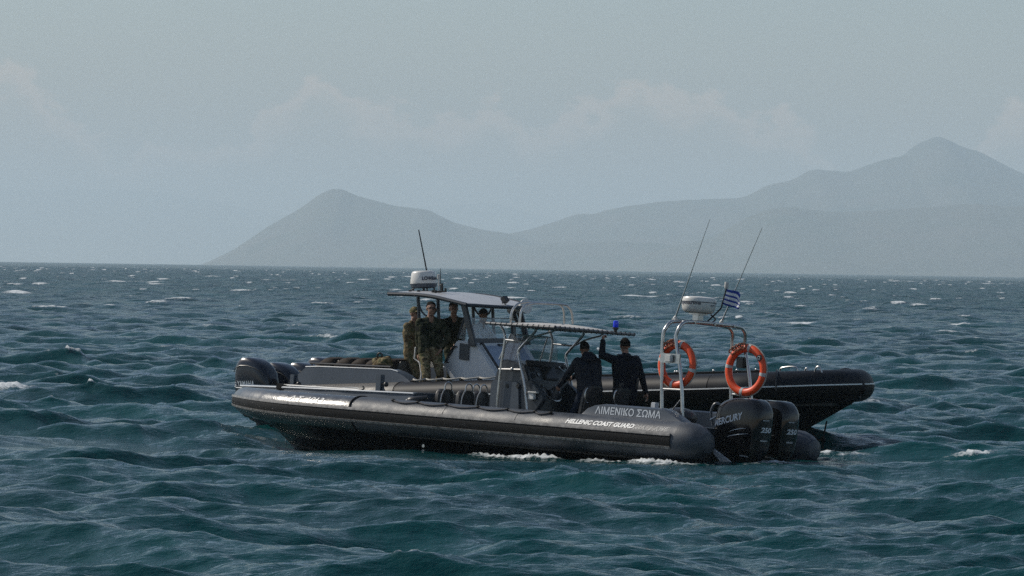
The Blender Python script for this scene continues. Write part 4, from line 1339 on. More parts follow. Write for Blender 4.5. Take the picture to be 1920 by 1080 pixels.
# hull
secs = [(-2.9, 1.12, .5, 1.02, .15, -.40), (0, 1.12, .52, 1.02, .18, -.42), (3, 1.12, .55, 1.02, .22, -.42), (5.5, 1.12, .6, .98, .28, -.42), (6.8, 1.08, .62, .90, .32, -.40), (7.4, .98, .64, .78, .36, -.34), (7.8, .88, .65, .68, .39, -.20), (8.05, .78, .66, .58, .42, -.03), (8.5, .56, .67, .40, .48, .17), (8.9, .34, .68, .24, .53, .355), (9.16, .16, .70, .1, .58, .48), (9.3, .05, .72, .03, .64, .56)]
m = MB(); R = []
for X, sy, sz, cy_, cz, kz in secs:
    half = [(sy, sz), (cy_ + .04, cz + .05), (cy_, cz), (cy_ * .6, cz + (kz - cz) * .4), (cy_ * .58, cz + (kz - cz) * .45), (.03, kz + .01), (0, kz)]
    R.append([Vector((X, y, z)) for y, z in half] + [Vector((X, -y, z)) for y, z in half[-2::-1]])
m.loft(R)
m.build('hull', M_HULL, far, angle=25)
m = MB()
m.prism([Vector((x, y, .48)) for x, y in ((-2.9, 1.05), (6.5, 1.05), (8.2, .6), (8.2, -.6), (6.5, -1.05), (-2.9, -1.05))], (0, 0, .05)); m.build('deck_floor', M_GRPD, far, smooth=False)
m = MB()
m.loft([[Vector((x, y, z)) for y, z in ((1.04 - d, .44), (1.04 - d, fz(x) + .26), (0, fz(x) + .29), (-1.04 + d, fz(x) + .26), (-1.04 + d, .44))] for x, d in ((4.6, .0), (6.5, .0), (7.6, .12), (8.4, .36), (8.9, .68))])
m.build('foredeck', M_GRPD, far)
for (px0, px1, z) in ((1462, 1496, .10), (1507, 1517, .07), (1527, 1541, .09)):
    a = fl(px0, 694, Y=-.75); b = fl(px1, 694, Y=-.75)
    zb = fz(a.x) + .25
    m = MB(); m.tube(catmull([(a.x, -.75, zb), (a.x + .04, -.75, zb + z), (b.x - .04, -.75, zb + z + .01), (b.x, -.75, zb)], 4), .014, 6)
    m.build('deck_rail', M_STEEL, far)
# mooring bridle under the bow: hangs into the water
a = fl(1550, 790, Y=0); k = fl(1543, 824, Y=-.2); e = fl(1543, 842, Y=-.2); o = fl(1524, 812, Y=0)
m = MB(); m.tube([a, a.lerp(k, .5), k, e], .016, 6); m.tube(catmull([o, o.lerp(k, .5) + Vector((0, 0, -.06)), k], 4), .02, 6); m.ball(k, .05, 8, 6)
m.build('mooring_rope', M_RUB, far)
# grab line along the near tube, bow cover strip
pts = []
for px in (776, 800, 832, 866, 900, 934, 962): pts.append(fl(px, 708, Y=-1.27))
for s in (-1, 1):
    P = [Vector((p.x, s * 1.28, fz(p.x) + FR + .012)) for p in pts]
    L_ = sag_line(P, 8, 0)
    L_ = [p + Vector((0, s * .10, -.02)) * math.sin(math.pi * ((i % 8) / 8)) + Vector((0, 0, .035)) for i, p in enumerate(L_)]
    m = MB(); m.tube(L_, .017, 6); gl_ = m.build('grab_line', M_ROPEL, far)
    m = MB()
    for p in P: m.ball(p, (.05, .04, .035), 10, 6)
    m.build_each('grab_line_patch', M_RUB, gl_)
m = MB()
xs = [fl(px, 700, Y=-1.1).x for px in (1120, 1200, 1300, 1440)]
m.loft([[Vector((x, y, fz(x) + z)) for y, z in ((-1.25, FR - .01), (-1.25, FR + .035), (-1.15, FR + .045), (-1.02, .2))] for x in xs])
cv_ = m.build('deck_edge_cover', M_RUB, far)
for px in (1163, 1205, 1268, 1272, 1340, 1384, 1420):
    x = fl(px, 697, Y=-1.2).x
    m = MB(); m.ball(Vector((x, -1.23, fz(x) + FR + .05)), (.03, .022, .028), 8, 6); m.build('snap_fastener', M_STEEL, cv_)
# stern side boxes
for s in (-1, 1):
    top = [fl(x, y, Y=-1.16) for x, y in ((546, 714), (575, 688), (600, 687.5), (735, 693), (748, 697), (760, 704), (771, 713))]
    m = MB(); R = []
    for p in top:
        zb = fz(p.x) + FR * .72
        R.append([Vector((p.x, s * 1.26, zb)), Vector((p.x, s * 1.20, max(zb + .01, p.z - .015))), Vector((p.x, s * 1.17, max(zb + .02, p.z))), Vector((p.x, s * .96, max(zb + .025, p.z))), Vector((p.x, s * .92, zb))])
    m.loft(R)
    bx = m.build('stern_box', M_GRP, far, angle=30)
    m = MB()
    m.tube([Vector((p.x, s * 1.185, p.z + .004)) for p in top[1:5]], .012, 6); m.build('box_trim', M_GRPL, bx)
    a = fl(582, 681, Y=-1.05); b = fl(733, 688, Y=-1.05)
    m = MB(); m.rod((a.x, s * 1.05, a.z), (b.x, s * 1.05, b.z), .020)
    for t in (.02, .13, .5, .985):
        p = a.lerp(b, t); m.rod((p.x, s * 1.05, p.z), (p.x, s * 1.05, p.z - .14), .013)
    m.build_each('side_rail', M_BLACK, bx)
# maker's emblem on the tube
def far_tube_pt(x0, a0):
    def fn(u, v):
        a = a0 + v / FR
        x = x0 + u
        return Vector((x, -YT - math.cos(a) * (FR + .005), fz(x) + math.sin(a) * (FR + .005)))
    return fn
q = fl(633, 724, Y=-1.55)
lettering('lettering', 'RIVERIB', far, M_LETTERW, far_tube_pt(q.x + .02, rad(26)), .062, .40, bold=.03, shear=.3, cut=2)
fn = far_tube_pt(q.x - .06, rad(26))
m = MB(); m.tube([fn(.28 + .30 * math.cos(a), .03 + .075 * math.sin(a)) for a in np.linspace(0, 2 * math.pi, 40)[:-1]], .008, 5, closed=True); m.build('emblem_oval', M_LETTERW, far)
# outboards
YAM = [(-.95, .30, .0, .04, 3), (-.52, .34, -.10, .07, 3), (-.46, .44, -.24, .11, 3), (-.30, .42, -.36, .14, 3), (-.14, .36, -.46, .17, 3.5), (.0, .34, -.49, .205, 4), (.05, .36, -.495, .215, 4), (.056, .37, -.50, .225, 4), (.2, .375, -.50, .24, 4), (.40, .33, -.495, .24, 4), (.52, .25, -.475, .235, 3.6), (.60, .16, -.45, .225, 3.3), (.66, .06, -.41, .205, 3), (.70, -.06, -.37, .17, 2.8), (.715, -.16, -.32, .08, 2.4)]
for i, Y in enumerate((-1.1, -.37, .37, 1.1)):
    t0 = fl(471, 669.5, Y=-1.1) if i == 0 else (fl(601, 669.5, Y=1.1) if i == 3 else fl((0, 519, 564)[i], 679, Y=Y))
    eX = t0.x + .20; eZ = t0.z - .715
    ob = outboard('outboard_motor', Y, eX, eZ, YAM, M_YAM, far)
    m = MB(); m.box((eX + .34, Y, eZ - .05), (.3, .26, .5)); m.box((eX + .42, Y, eZ - .16), (.16, .36, .34)); m.build('mounting_bracket', M_BLACK, ob, bevel=.02)
    def yam_pt(x0, z0):
        def fn(u, v):
            x = x0 + u; z = z0 + v
            hw = np.interp(z, [l[0] for l in YAM], [l[3] for l in YAM]); xf = np.interp(z, [l[0] for l in YAM], [l[1] for l in YAM]); xa2 = np.interp(z, [l[0] for l in YAM], [l[2] for l in YAM])
            cx, hx = (xf + xa2) / 2, (xf - xa2) / 2
            k = min(.999, abs(x - cx) / hx)
            return Vector((eX + x, Y - hw * (1 - k ** 4) ** .25 - .004, eZ + z))
        return fn
    lettering('lettering', 'YAMAHA', ob, M_LETTER, yam_pt(-.36, .17), .10, .44, bold=.02)
    fn = yam_pt(-.43, .20)
    m = MB(); m.tube([fn(.045 * math.cos(a), .045 * math.sin(a)) for a in np.linspace(0, 2 * math.pi, 20)[:-1]], .006, 4, closed=True)
    for k in range(3): m.rod(fn(0, 0), fn(.04 * math.cos(rad(90 + 120 * k)), .04 * math.sin(rad(90 + 120 * k))), .006, 4)
    m.build('emblem', M_LETTER, ob)
    m = MB()
    for zz, g in ((.50, .006),):
        hw = .237; R = []
        ring = []
        for j in range(24):
            a = math.pi + math.pi * j / 23
            x = -.11 + .36 * math.cos(a) if False else None
        m.tube([Vector((eX + x, Y - .232 + abs(x + .1) ** 4 * .5, eZ + z)) for x, z in ((-.44, .44), (-.40, .52), (-.28, .56), (-.1, .555), (.1, .50), (.22, .43), (.29, .36))], .008, 5)
    m.build('cowl_groove', M_BLACK, ob)
    m = MB(); m.tube(catmull([(eX + .36, Y, eZ + .1), (eX + .5, Y + .05, eZ + .18), (eX + .75, Y + .03, eZ + .1), (eX + .85, Y, eZ - .05)], 4), .03, 8); m.build('control_cable', M_BLACK, ob)
m = MB(); m.box((-2.95, 0, .42), (.14, 2.1, .7)); m.build('transom', M_GRPD, far, bevel=.03)
# padded jockey seats in line
M_PODB = mat('vinyl_brown_black', (0.030, 0.022, 0.017), 0.75, spec=0.15, var=0.3, vscale=9, bump=0.15, bscale=40)
M_PODG = mat('vinyl_grey', (0.055, 0.055, 0.055), 0.55, var=0.12, vscale=9, bump=0.1, bscale=60)
for i, px in enumerate((640, 672, 700, 725, 756)):
    q = fl(px, 672, Y=-.25)
    x1 = q.x; zt_ = fl(px - 12, (669.5, 670, 671, 673, 672)[i], Y=-.25).z
    m = MB()
    prof_ = [(x1 - .52, .45), (x1 - .50, zt_ - .20), (x1 - .40, zt_ - .09), (x1 - .27, zt_ - .02), (x1 - .14, zt_), (x1 - .03, zt_ - .03), (x1, zt_ - .10), (x1 + .01, .45)]
    m.loft([[Vector((x, y, .45 + (z - .45) * k)) for x, z in prof_] for y, k in ((-.50, .90), (-.47, .97), (-.40, 1), (-.10, 1), (-.03, .97), (0.0, .90))])
    st = m.build('jockey_seat', M_PODB, far, bevel=.012, angle=50)
    m = MB()
    m.prism([Vector((x1 + .012, y, z)) for y, z in ((-.44, .5), (-.44, zt_ - .16), (-.36, zt_ - .06), (-.14, zt_ - .06), (-.06, zt_ - .16), (-.06, .5))], (.02, 0, 0)); m.build('front_panel', M_PODG, st)
    m = MB(); m.prism([Vector((x, -.502, .45 + (z - .45) * .9)) for x, z in ((x1 - .20, .5), (x1 - .20, zt_ - .03), (x1 - .05, zt_ - .06), (x1 - .02, .5))], (0, -.012, 0)); m.build('side_panel', M_PODG, st)

# roof on its posts
RP = [(728, 550), (755, 550.5), (785, 552), (815, 556), (845, 563), (875, 570.5)]
RW = .92
edge = [fl(x, y, Y=-RW) for x, y in RP]
def roofz(i, v):
    p = edge[i]
    c = .05
    return p.z + c * (1 - v * v) ** .8
m = MB(); R = []
nv = 13
for i, p in enumerate(edge):
    up = [Vector((p.x + (0, 0, 0, .08, .2, .34)[i] * (1 - (-1 + 2 * j / (nv - 1)) ** 2), -RW + 2 * RW * j / (nv - 1), roofz(i, -1 + 2 * j / (nv - 1)) - (0, 0, 0, .02, .055, .10)[i] * (1 - (-1 + 2 * j / (nv - 1)) ** 2))) for j in range(nv)]
    if i == len(edge) - 1: nose = [q_ + Vector((.0, 0, -.015)) for q_ in up]
    dn_ = [Vector((q_.x, q_.y, q_.z - .035)) for q_ in up[::-1]]
    R.append(up + dn_)
m.loft(R)
roof = m.build('roof', mat('roof_grp', (0.42, 0.43, 0.45), 0.4, var=0.08, vscale=3), far, angle=35)
m = MB()
for s in (-1, 1): m.tube(catmull([Vector((p.x, s * RW, p.z - .01)) for p in edge], 3), .036, 8)
m.rod(edge[0] + Vector((0, 0, 0)), edge[0] + Vector((0, 2 * RW, 0)), .034)
m.tube(nose, .034, 8)
m.build_each('roof_rim', M_ALU, roof)
PA = [(784, 557), (786, 600), (789, 660), (791, 722)]
PB = [(821, 561), (823, 600), (826, 660), (828, 722)]
for s in (-1, 1):
    for P in (PA, PB):
        pp = [fl(x, y, Y=-.80) for x, y in P]; pp[-1].z = .5
        frame_tube('roof_post', [Vector((p.x, s * .80, p.z)) for p in pp], .032, M_ALU, far)
    pp = [fl(x, y, Y=-.80) for x, y in ((868, 567), (877, 604), (888, 648))]
    m = MB()
    m.loft([[Vector((p.x + dx, s * (.80 + dy), p.z)) for dx, dy in ((-.05, -.03), (-.05, .03), (.07, .03), (.07, -.03))] for p in pp])
    m.build('windscreen_pillar', M_ALU, far, bevel=.01)
    hoop = [fl(x, y, Y=-.80) for x, y in ((786, 572), (791, 584), (799, 592), (807, 593), (815, 587), (821, 574))]
    frame_tube('post_brace', [Vector((p.x, s * .80, p.z)) for p in hoop], .018, M_ALU, far)
# console
CW = .72
cp = [fl(x, y, Y=-CW) for x, y in ((846, 714), (829, 683), (856, 638), (892, 642), (938, 714))]
cpz = [(p.x, p.z) for p in cp]
cpz = [(cpz[0][0] + .0, .45)] + cpz + [(cpz[-1][0] + .02, .45)]
m = MB(); m.prism([Vector((x, -CW, z)) for x, z in cpz], (0, 2 * CW, 0))
fcon = m.build('console', M_GRPL, far, bevel=.02)
# hatch on the sloping front
a, b = cp[3], cp[4]
fd_ = (b - a); fd_.y = 0; fdl = fd_.length; fd_.normalize(); fn_ = Vector((-fd_.z, 0, fd_.x)) * -1
if fn_.x < 0: fn_ = -fn_
def front(t, y, h=.0): return Vector((a.x, y, a.z)) + fd_ * (t * fdl) + fn_ * h
m = MB(); m.prism([front(t, y, .003) for t, y in ((.10, -.55), (.10, .55), (.95, .55), (.95, -.55))], fn_ * .018); hatch = m.build('front_hatch', mat('hatch_blue_grey', (0.26, 0.32, 0.42), 0.35, var=0.06, vscale=4), fcon, bevel=.006)
m = MB(); m.box(front(.10, -.1, .03), (.05, .10, .04)); m.build('hinge', M_GRPD, hatch)
for nm, p0, p1 in (('hand_rail', front(.06, -.64, .06), front(.90, -.64, .06)),):
    m = MB(); m.rod(p0, p1, .024); m.rod(p0, p0 - fn_ * .06, .014); m.rod(p1, p1 - fn_ * .06, .014); m.build(nm, M_BLACK, fcon)
p0 = fl(851, 649, Y=-CW - .03); p1 = fl(835, 678, Y=-CW - .03)
m = MB(); m.rod(p0, p1, .022); m.rod(p0, p0 + Vector((.06, .04, -.02)), .014); m.rod(p1, p1 + Vector((.06, .04, -.02)), .014); m.build('hand_rail', M_BLACK, fcon)
sq = [fl(x, y, Y=-CW - .012) for x, y in ((863, 643), (880, 646), (879, 676), (861, 673))]
m = MB(); m.prism(sq, (0, -.012, 0)); m.build('hanging_panel', M_GRPD, fcon)
# windscreen: dark sill, clear pane
g0 = fl(883, 641, Y=-.78); g1 = fl(880, 597, Y=-.76)
m = MB(); m.loft([[Vector((g0.x + dx, y, g0.z + dz)) for dx, dz in ((-.06, -.08), (.07, -.08), (.06, .06), (-.06, .06))] for y in (-.80, .80)]); sill = m.build('windscreen_sill', mat('sill_navy', (0.014, 0.02, 0.035), 0.4, var=0.1, vscale=5), far, bevel=.01)
pane('windscreen_front', [(g0.x, -.76, g0.z + .06), (g0.x, .76, g0.z + .06), (g1.x, .74, g1.z), (g1.x, -.74, g1.z)], .01, M_GLASSF, far)
m = MB(); m.rod((g1.x, -.76, g1.z), (g1.x, .76, g1.z), .01); m.build('windscreen_edge', M_GRPL, far)
b0 = fl(861, 634, Y=-.78); b1 = fl(873, 600, Y=-.78)
for s in (-1, 1):
    pane('windscreen_side', [(b0.x, s * .78, b0.z), (g0.x - .06, s * .78, g0.z), (g1.x - .10, s * .78, g1.z)], .008, M_GLASSF, far)
    m = MB(); m.rod((b0.x - .03, s * .78, b0.z), (g1.x - .10, s * .78, g1.z), .022); m.build('side_pane_frame', M_ALU, far)
m = MB(); m.box((g0.x - .12, -.45, g0.z + .075), (.16, .18, .02)); m.build('notebook', M_WHITE, far)
# helm: seat frame in white tube behind the console
w0 = fl(790, 690, Y=-.62)
def wp(px, py, Y=-.86): return fl(px, py, Y=Y)
m = MB()
m.tube([wp(783, 650), wp(779, 652), wp(777, 672), wp(783, 677), wp(790, 683)], .014, 6)
m.tube([wp(783, 650), wp(786, 672), wp(791, 700), wp(789, 714)], .022, 6)
m.tube([wp(783, 650), wp(790, 672), wp(797, 690)], .018, 6)
sf = m.build('seat_frame', M_WHITE, far)
m = MB(); m.prism([wp(790, 674), wp(799, 676), wp(800, 689), wp(793, 690)], (0, .2, 0)); m.build('seat_panel', M_WHITE, sf)
m = MB(); a = wp(796, 690); b = wp(796, 716); m.box(((a.x + b.x) / 2, -.80, (.45 + a.z) / 2), (.14, .12, a.z - .45)); m.build('seat_box', mat('brown_vinyl', (0.05, 0.032, 0.024), 0.5, var=0.2, vscale=8), sf, bevel=.02)
# radar and whips on the roof
rc2 = fl(794.5, 539, Y=0.0)
zr = edge[2].z + .03
m = MB(); m.lathe([(.0, .31), (.17, .308), (.205, .296), (.225, .265), (.24, .16), (.252, .075), (.25, .07), (.232, .0), (.18, -.01), (.0, -.01)], rc2, (0, 0, 1), 40)
fr_ = m.build('radar', M_WHITE, far)
m = MB(); m.lathe([(.2535, .072), (.2545, .07), (.236, .0), (.18, -.013), (.0, -.013)], rc2, (0, 0, 1), 40); m.build('radar_base', M_GRP, fr_)
m = MB()
for dx, dy in ((-.12, -.16), (-.12, .16), (.12, -.16), (.12, .16)): m.rod(rc2 + Vector((dx, dy, -.01)), (rc2.x + dx, rc2.y + dy, zr - .01), .017)
m.box((rc2.x, 0, zr + .045), (.42, .5, .02)); m.tube(catmull([rc2 + Vector((-.05, -.2, -.01)), rc2 + Vector((-.18, -.25, -.08)), Vector((rc2.x - .1, -.24, zr + .02))], 4), .013, 6)
m.build('radar_stand', M_BLACK, fr_)
vd = FAR.R.transposed() @ (CAM - FAR.M @ rc2); va2 = math.atan2(vd.y, vd.x)
lettering('lettering', 'LOWRANCE', fr_, M_LETTERD, lambda u, v: rc2 + Vector((math.cos(va2 - .12 + u / .245) * (.2425 + (.12 - v - .0) * .12 + .004), math.sin(va2 - .12 + u / .245) * (.2425 + (.12 - v) * .12 + .004), .13 + v)), .072, .46, bold=.04)
a = fl(800, 508, Y=.1); b = fl(785, 431, Y=.1)
m = MB(); m.tube([Vector((a.x, .1, zr)), a, b], [.016, .015, .011], 7); m.build('antenna', M_BLACK, far)
a = fl(826, 548, Y=-.3); b = fl(826, 503, Y=-.3)
m = MB(); m.tube([a, b], [.009, .005], 6); m.build('antenna', M_BLACK, far)
a = fl(822.5, 548, Y=-.1); b = fl(822.5, 517, Y=-.1)
m = MB(); m.rod(a, b, .014); m.lathe([(.026, 0), (.03, .07), (.0, .08)], b - Vector((0, 0, .05)), (0, 0, 1), 12); m.build('mast_light', M_CANVAS, far)
m = MB()
a = fl(822, 547, Y=-.4); m.box(a + Vector((.05, 0, 0)), (.26, .04, .03)); m.rod(a + Vector((.09, 0, .0)), a + Vector((.09, 0, .15)), .022); m.rod(a + Vector((.04, 0, .12)), a + Vector((.1, 0, .12)), .02); m.rod(a + Vector((.17, 0, 0)), a + Vector((.17, 0, .06)), .02)
m.build('roof_fitting', M_BLACK, far)
for px in (769, 785, 812, 816):
    a = fl(px, 548, Y=-.5); m = MB(); m.box(a, (.035, .05, .08)); m.build('cable_clamp', M_BLACK, far)
# spot lamp on the roof edge, loud hailer by the windscreen
a = fl(947, 567, X=edge[-1].x + .16)
m = MB(); Mx = Matrix.Rotation(rad(-35), 3, 'Y'); m.box(a + Vector((0, 0, .05)), (.09, .12, .11), Mx); m.rod(a + Vector((-.06, 0, -.02)), a + Vector((-.07, 0, .08)), .01); m.rod(a - Vector((0, 0, .05)), a, .015)
m.build('spot_lamp', M_BLACK, far, bevel=.01)
b0 = fl(965, 600, Y=.45); h0 = fl(960, 578, Y=.45); h1 = fl(985, 577, Y=.45)
m = MB(); m.lathe([(.09, -.02), (.09, 0), (.05, .02), (.045, .16), (.06, .2)], b0, (0, 0, 1), 16); ls = m.build('searchlight', M_WHITE, far)
ax = Vector((.92, -.25, .12))
m = MB(); m.lathe([(.0, -.30), (.07, -.29), (.085, -.2), (.09, .0), (.11, .14), (.135, .18), (.138, .22), (.12, .225), (.0, .2)], h0.lerp(h1, .55), ax, 20, sx=1.0); m.build('searchlight_head', M_WHITE, ls)
m = MB(); m.rod(b0 + Vector((.1, -.05, -.05)), b0 + Vector((.02, -.05, .16)), .03); m.build('searchlight_stay', M_BLACK, ls)
m = MB(); m.box((g0.x + .02, .45, g0.z + .20), (.06, .08, .3)); m.build('searchlight_stand', M_ALU, ls)

# ---- a camouflage rucksack on the seats
q = fl(718, 683, Y=-.55)
rk = MB(); rk.ball((0, 0, 0), (.21, .16, .15), 18, 12); rk.ball((.10, -.02, .07), (.12, .12, .09), 14, 10); rk.ball((-.10, -.02, .05), (.11, .12, .10), 14, 10); rk.ball((-.02, -.13, -.03), (.13, .06, .09), 12, 8)
ru = rk.build('rucksack', M_CAMO_TAN, None, matrix=FAR.M @ Matrix.Translation(q - Vector((0, 0, .01))))
for v in ru.data.vertices: v.co += Vector(v.co).normalized() * .03 * mnoise.noise(Vector(v.co) * 14)
tag(ru, 'small camouflage rucksack lying on the brown seats of the rear boat', 'rucksack')
m = MB(); m.tube(catmull([(-.09, -.05, .12), (-.07, -.06, .20), (-.02, -.06, .22), (.02, -.05, .19), (.03, -.04, .12)], 4), .018, 6); m.build('carry_handle', M_BLACK, ru)
# ------------------------------------------------------------------ people
def capsule(mb, a, b, ra, rb, seg=14):
    a = Vector(a); b = Vector(b)
    d = (b - a); L = d.length
    ax = d.normalized() if L > 1e-6 else Vector((0, 0, 1))
    prof = [(1e-4, -ra)] + [(ra * math.cos(t), ra * math.sin(t)) for t in (-1.1, -.7, -.3, 0)] + [(rb * math.cos(t), L + rb * math.sin(t)) for t in (0, .3, .7, 1.1)] + [(1e-4, L + rb)]
    mb.lathe(prof, a, ax, seg)
def ik(a, c, l1, l2, hint):
    a = Vector(a); c = Vector(c)
    d = c - a
    D = min(d.length, (l1 + l2) * .999)
    d.normalize()
    c = a + d * D
    x = (l1 * l1 - l2 * l2 + D * D) / (2 * D)
    h = math.sqrt(max(l1 * l1 - x * x, 0))
    n = Vector(hint); n = (n - d * n.dot(d)).normalized()
    return a + d * x + n * h, c
def person(pose, base, face, H=1.76, lean=0.0, side_lean=0.0, hands=None, elbows=None, feet=None, head_yaw=0.0, head_pitch=0.0, mats=None, label='', hood=False, hair=None, cap=None, glasses=False, bulk=1.0, grip=(False, False), twist=0.0, beard=False, drop=0.0):
    """base: where the feet stand in the boat frame; face: heading in degrees from the bow, to port positive.
    hands/elbows/feet are (left, right) in the boat frame, None = hanging / plain"""
    k = H / 1.76
    Mb = pose.M @ Matrix.Translation(Vector(base)) @ Matrix.Rotation(rad(face), 4, 'Z')
    toL = Mb.inverted() @ pose.M
    hip = Vector((0, 0, .93 * k - drop))
    sp = Matrix.Rotation(rad(twist), 3, 'Z') @ Matrix.Rotation(rad(lean), 3, 'Y') @ Matrix.Rotation(rad(side_lean), 3, 'X')
    def up(x, y, z): return hip + sp @ Vector((x * k, y * k, z * k))
    prim = []                                             # (a, b, ra, rb, tag)
    def add(a, b, ra, rb, tg): prim.append((Vector(a), Vector(b), ra * k, rb * k, tg))
    B = bulk
    # trunk
    for y in (-.075, .075):
        add(up(0, y * B, -.02), up(.0, y * B, .14), .115 * B, .108 * B, 'top')
        add(up(0, y * B, .14), up(-.005, y * 1.15 * B, .36), .108 * B, .125 * B, 'top')
        add(up(-.005, y * 1.15 * B, .36), up(-.01, y * 1.1, .47), .118 * B, .075, 'top')
        add(hip + Vector((0, y * 1.1, -.02)), hip + Vector((0, y * 1.1, -.10)), .118 * B, .112 * B, 'legs')
    sh = [up(-.01, .185, .47), up(-.01, -.185, .47)]
    neck0 = up(.01, 0, .50); neck1 = up(.015, 0, .62)
    add(neck0, neck1, .056, .056, 'skin')
    add(up(-.015, .05, .50), sh[0], .062, .066, 'top'); add(up(-.015, -.05, .50), sh[1], .062, .066, 'top')
    add(up(-.02, -.03, .52), up(-.02, .03, .52), .068, .068, 'top')     # collar
    if hood:
        add(up(-.09, -.07, .52), up(-.09, .07, .52), .075, .075, 'top'); add(up(-.08, -.05, .58), up(-.08, .05, .58), .055, .055, 'top')
    # legs
    ft = []
    for i, s in enumerate((1, -1)):
        f = toL @ Vector(feet[i]) if feet else Vector((0.02 * (-1) ** i, .12 * s * k, 0))
        ank = f + Vector((0, 0, .09 * k))
        h0 = hip + Vector((0, .095 * s * k, -.04 * k))
        kn, ank = ik(h0, ank, .43 * k, .43 * k, (1, .1 * s, 0))
        add(h0, kn, .092 * B, .066, 'legs'); add(kn, ank, .068, .052, 'legs')
        add(ank, ank + Vector((.0, 0, -.05 * k)), .05, .045, 'shoe')
        add(ank + Vector((-.02 * k, 0, -.055 * k)), ank + Vector((.15 * k, .02 * s, -.058 * k)), .044, .036, 'shoe')
        ft.append(ank)
    # arms
    for i, s in enumerate((1, -1)):
        if hands and hands[i] is not None: w = toL @ Vector(hands[i])
        else: w = sh[i] + Vector((.06 * k, .09 * s * k, -.53 * k))
        hint = (toL.to_3x3() @ Vector(elbows[i])) if elbows and elbows[i] is not None else Vector((-1, .5 * s, -.3))
        el, w = ik(sh[i], w, .29 * k, .26 * k, hint)
        add(sh[i], el, .066 * B, .056, 'top'); add(el, el.lerp(w, .93), .056, .043, 'top')
        add(el.lerp(w, .9), w, .029, .027, 'skin')
        d = (w - el).normalized()
        palm_side = Vector((0, -s, 0)); palm_side = (palm_side - d * palm_side.dot(d)).normalized()
        across = d.cross(palm_side).normalized()
        pc = w + d * .05 * k
        add(w + d * .015 * k - across * .018 * k, pc - across * .026 * k + d * .02 * k, .020, .018, 'skin'); add(w + d * .015 * k + across * .018 * k, pc + across * .026 * k + d * .02 * k, .020, .018, 'skin')
        add(w + d * .02 * k, pc + d * .02 * k, .022, .018, 'skin')
        for q in range(4):
            o = (q - 1.5) * .0195 * k
            ln = (.036, .043, .040, .031)[q] * k
            b0 = pc + d * .028 * k + across * o
            c1, c2, c3 = ((.55, 1.0, .2) if grip[i] else (.95, .8, .55))[0:3]
            if grip[i]:
                p1 = b0 + (d * .35 + palm_side * .95).normalized() * ln
                p2 = p1 + (palm_side * .5 - d * .9).normalized() * ln * .75
            else:
                p1 = b0 + (d * .95 + palm_side * .25).normalized() * ln
                p2 = p1 + (d * .75 + palm_side * .65).normalized() * ln * .8
            add(b0, p1, .0105, .0100, 'skin'); add(p1, p2, .0100, .0085, 'skin')
        t0 = w + d * .025 * k + across * .028 * k; t1 = t0 + (d * .6 + across * .45 + palm_side * .55).normalized() * .04 * k; t2 = t1 + (d * .75 + palm_side * .6).normalized() * .03 * k
        add(t0, t1, .0125, .0115, 'skin'); add(t1, t2, .0110, .009, 'skin')
    # head, turned on the neck
    hc = neck1 + sp @ Vector((.02 * k, 0, .085 * k))
    HR = sp @ Matrix.Rotation(rad(head_yaw - twist), 3, 'Z') @ Matrix.Rotation(rad(head_pitch - lean * .7), 3, 'Y')
    def hp(x, y, z): return hc + HR @ (Vector((x, y, z)) * k)
    mb = MB()
    for a, b, ra, rb, tg in prim: capsule(mb, a, b, ra, rb)
    mb.ball(hp(-.012, 0, .030), (.098 * k, .078 * k, .098 * k), 18, 12, M=HR)
    mb.ball(hp(.025, 0, -.040), (.068 * k, .060 * k, .082 * k), 16, 10, M=HR)
    capsule(mb, hp(.075, 0, .015), hp(.102, 0, -.022), .009 * k, .015 * k, 8)       # nose
    capsule(mb, hp(.080, -.030, .034), hp(.080, .030, .034), .012 * k, .012 * k, 8)  # brow
    capsule(mb, hp(.078, -.020, -.062), hp(.078, .020, -.062), .011 * k, .011 * k, 8)  # lips
    capsule(mb, hp(.060, -.012, -.100), hp(.060, .012, -.100), .020 * k, .020 * k, 8)  # chin
    for s in (1, -1): mb.ball(hp(-.012, .078 * s, -.002), (.018 * k, .012 * k, .034 * k), 8, 6, M=HR)
    me = mb.mesh('person_raw')
    o = bpy.data.objects.new('person_raw', me); COL.objects.link(o)
    r = o.modifiers.new('fuse', 'REMESH'); r.mode = 'VOXEL'; r.voxel_size = .0085
    sm_ = o.modifiers.new('ease', 'SMOOTH'); sm_.factor = .5; sm_.iterations = 3
    dg = bpy.context.evaluated_depsgraph_get()
    me2 = bpy.data.meshes.new_from_object(o.evaluated_get(dg))
    bpy.data.objects.remove(o); bpy.data.meshes.remove(me)
    # which primitive each face belongs to gives its cloth or skin
    nf = len(me2.polygons); nv_ = len(me2.vertices)
    C = np.empty(nf * 3, dtype=np.float32); me2.polygons.foreach_get('center', C); C = C.reshape(-1, 3)
    best = np.full(nf, 1e9); tagi = np.zeros(nf, dtype=np.int32)
    names = ['skin', 'top', 'legs', 'shoe']
    def seg_sdf(P, a, b, ra, rb):
        a = np.array(a); b = np.array(b); ab = b - a
        t = np.clip(((P - a) @ ab) / max(ab @ ab, 1e-9), 0, 1)
        return np.linalg.norm(P - a - t[:, None] * ab, axis=1) - (ra + (rb - ra) * t)
    for a, b, ra, rb, tg in prim:
        d_ = seg_sdf(C, a, b, ra, rb) + (0.004 if tg == 'skin' else 0)
        m_ = d_ < best; best[m_] = d_[m_]; tagi[m_] = names.index(tg)
    d_ = np.linalg.norm(C - np.array(hc), axis=1) - .115 * k
    m_ = d_ < best; tagi[m_] = 0
    # folds in the cloth
    V = np.empty(nv_ * 3, dtype=np.float32); me2.vertices.foreach_get('co', V); V = V.reshape(-1, 3)
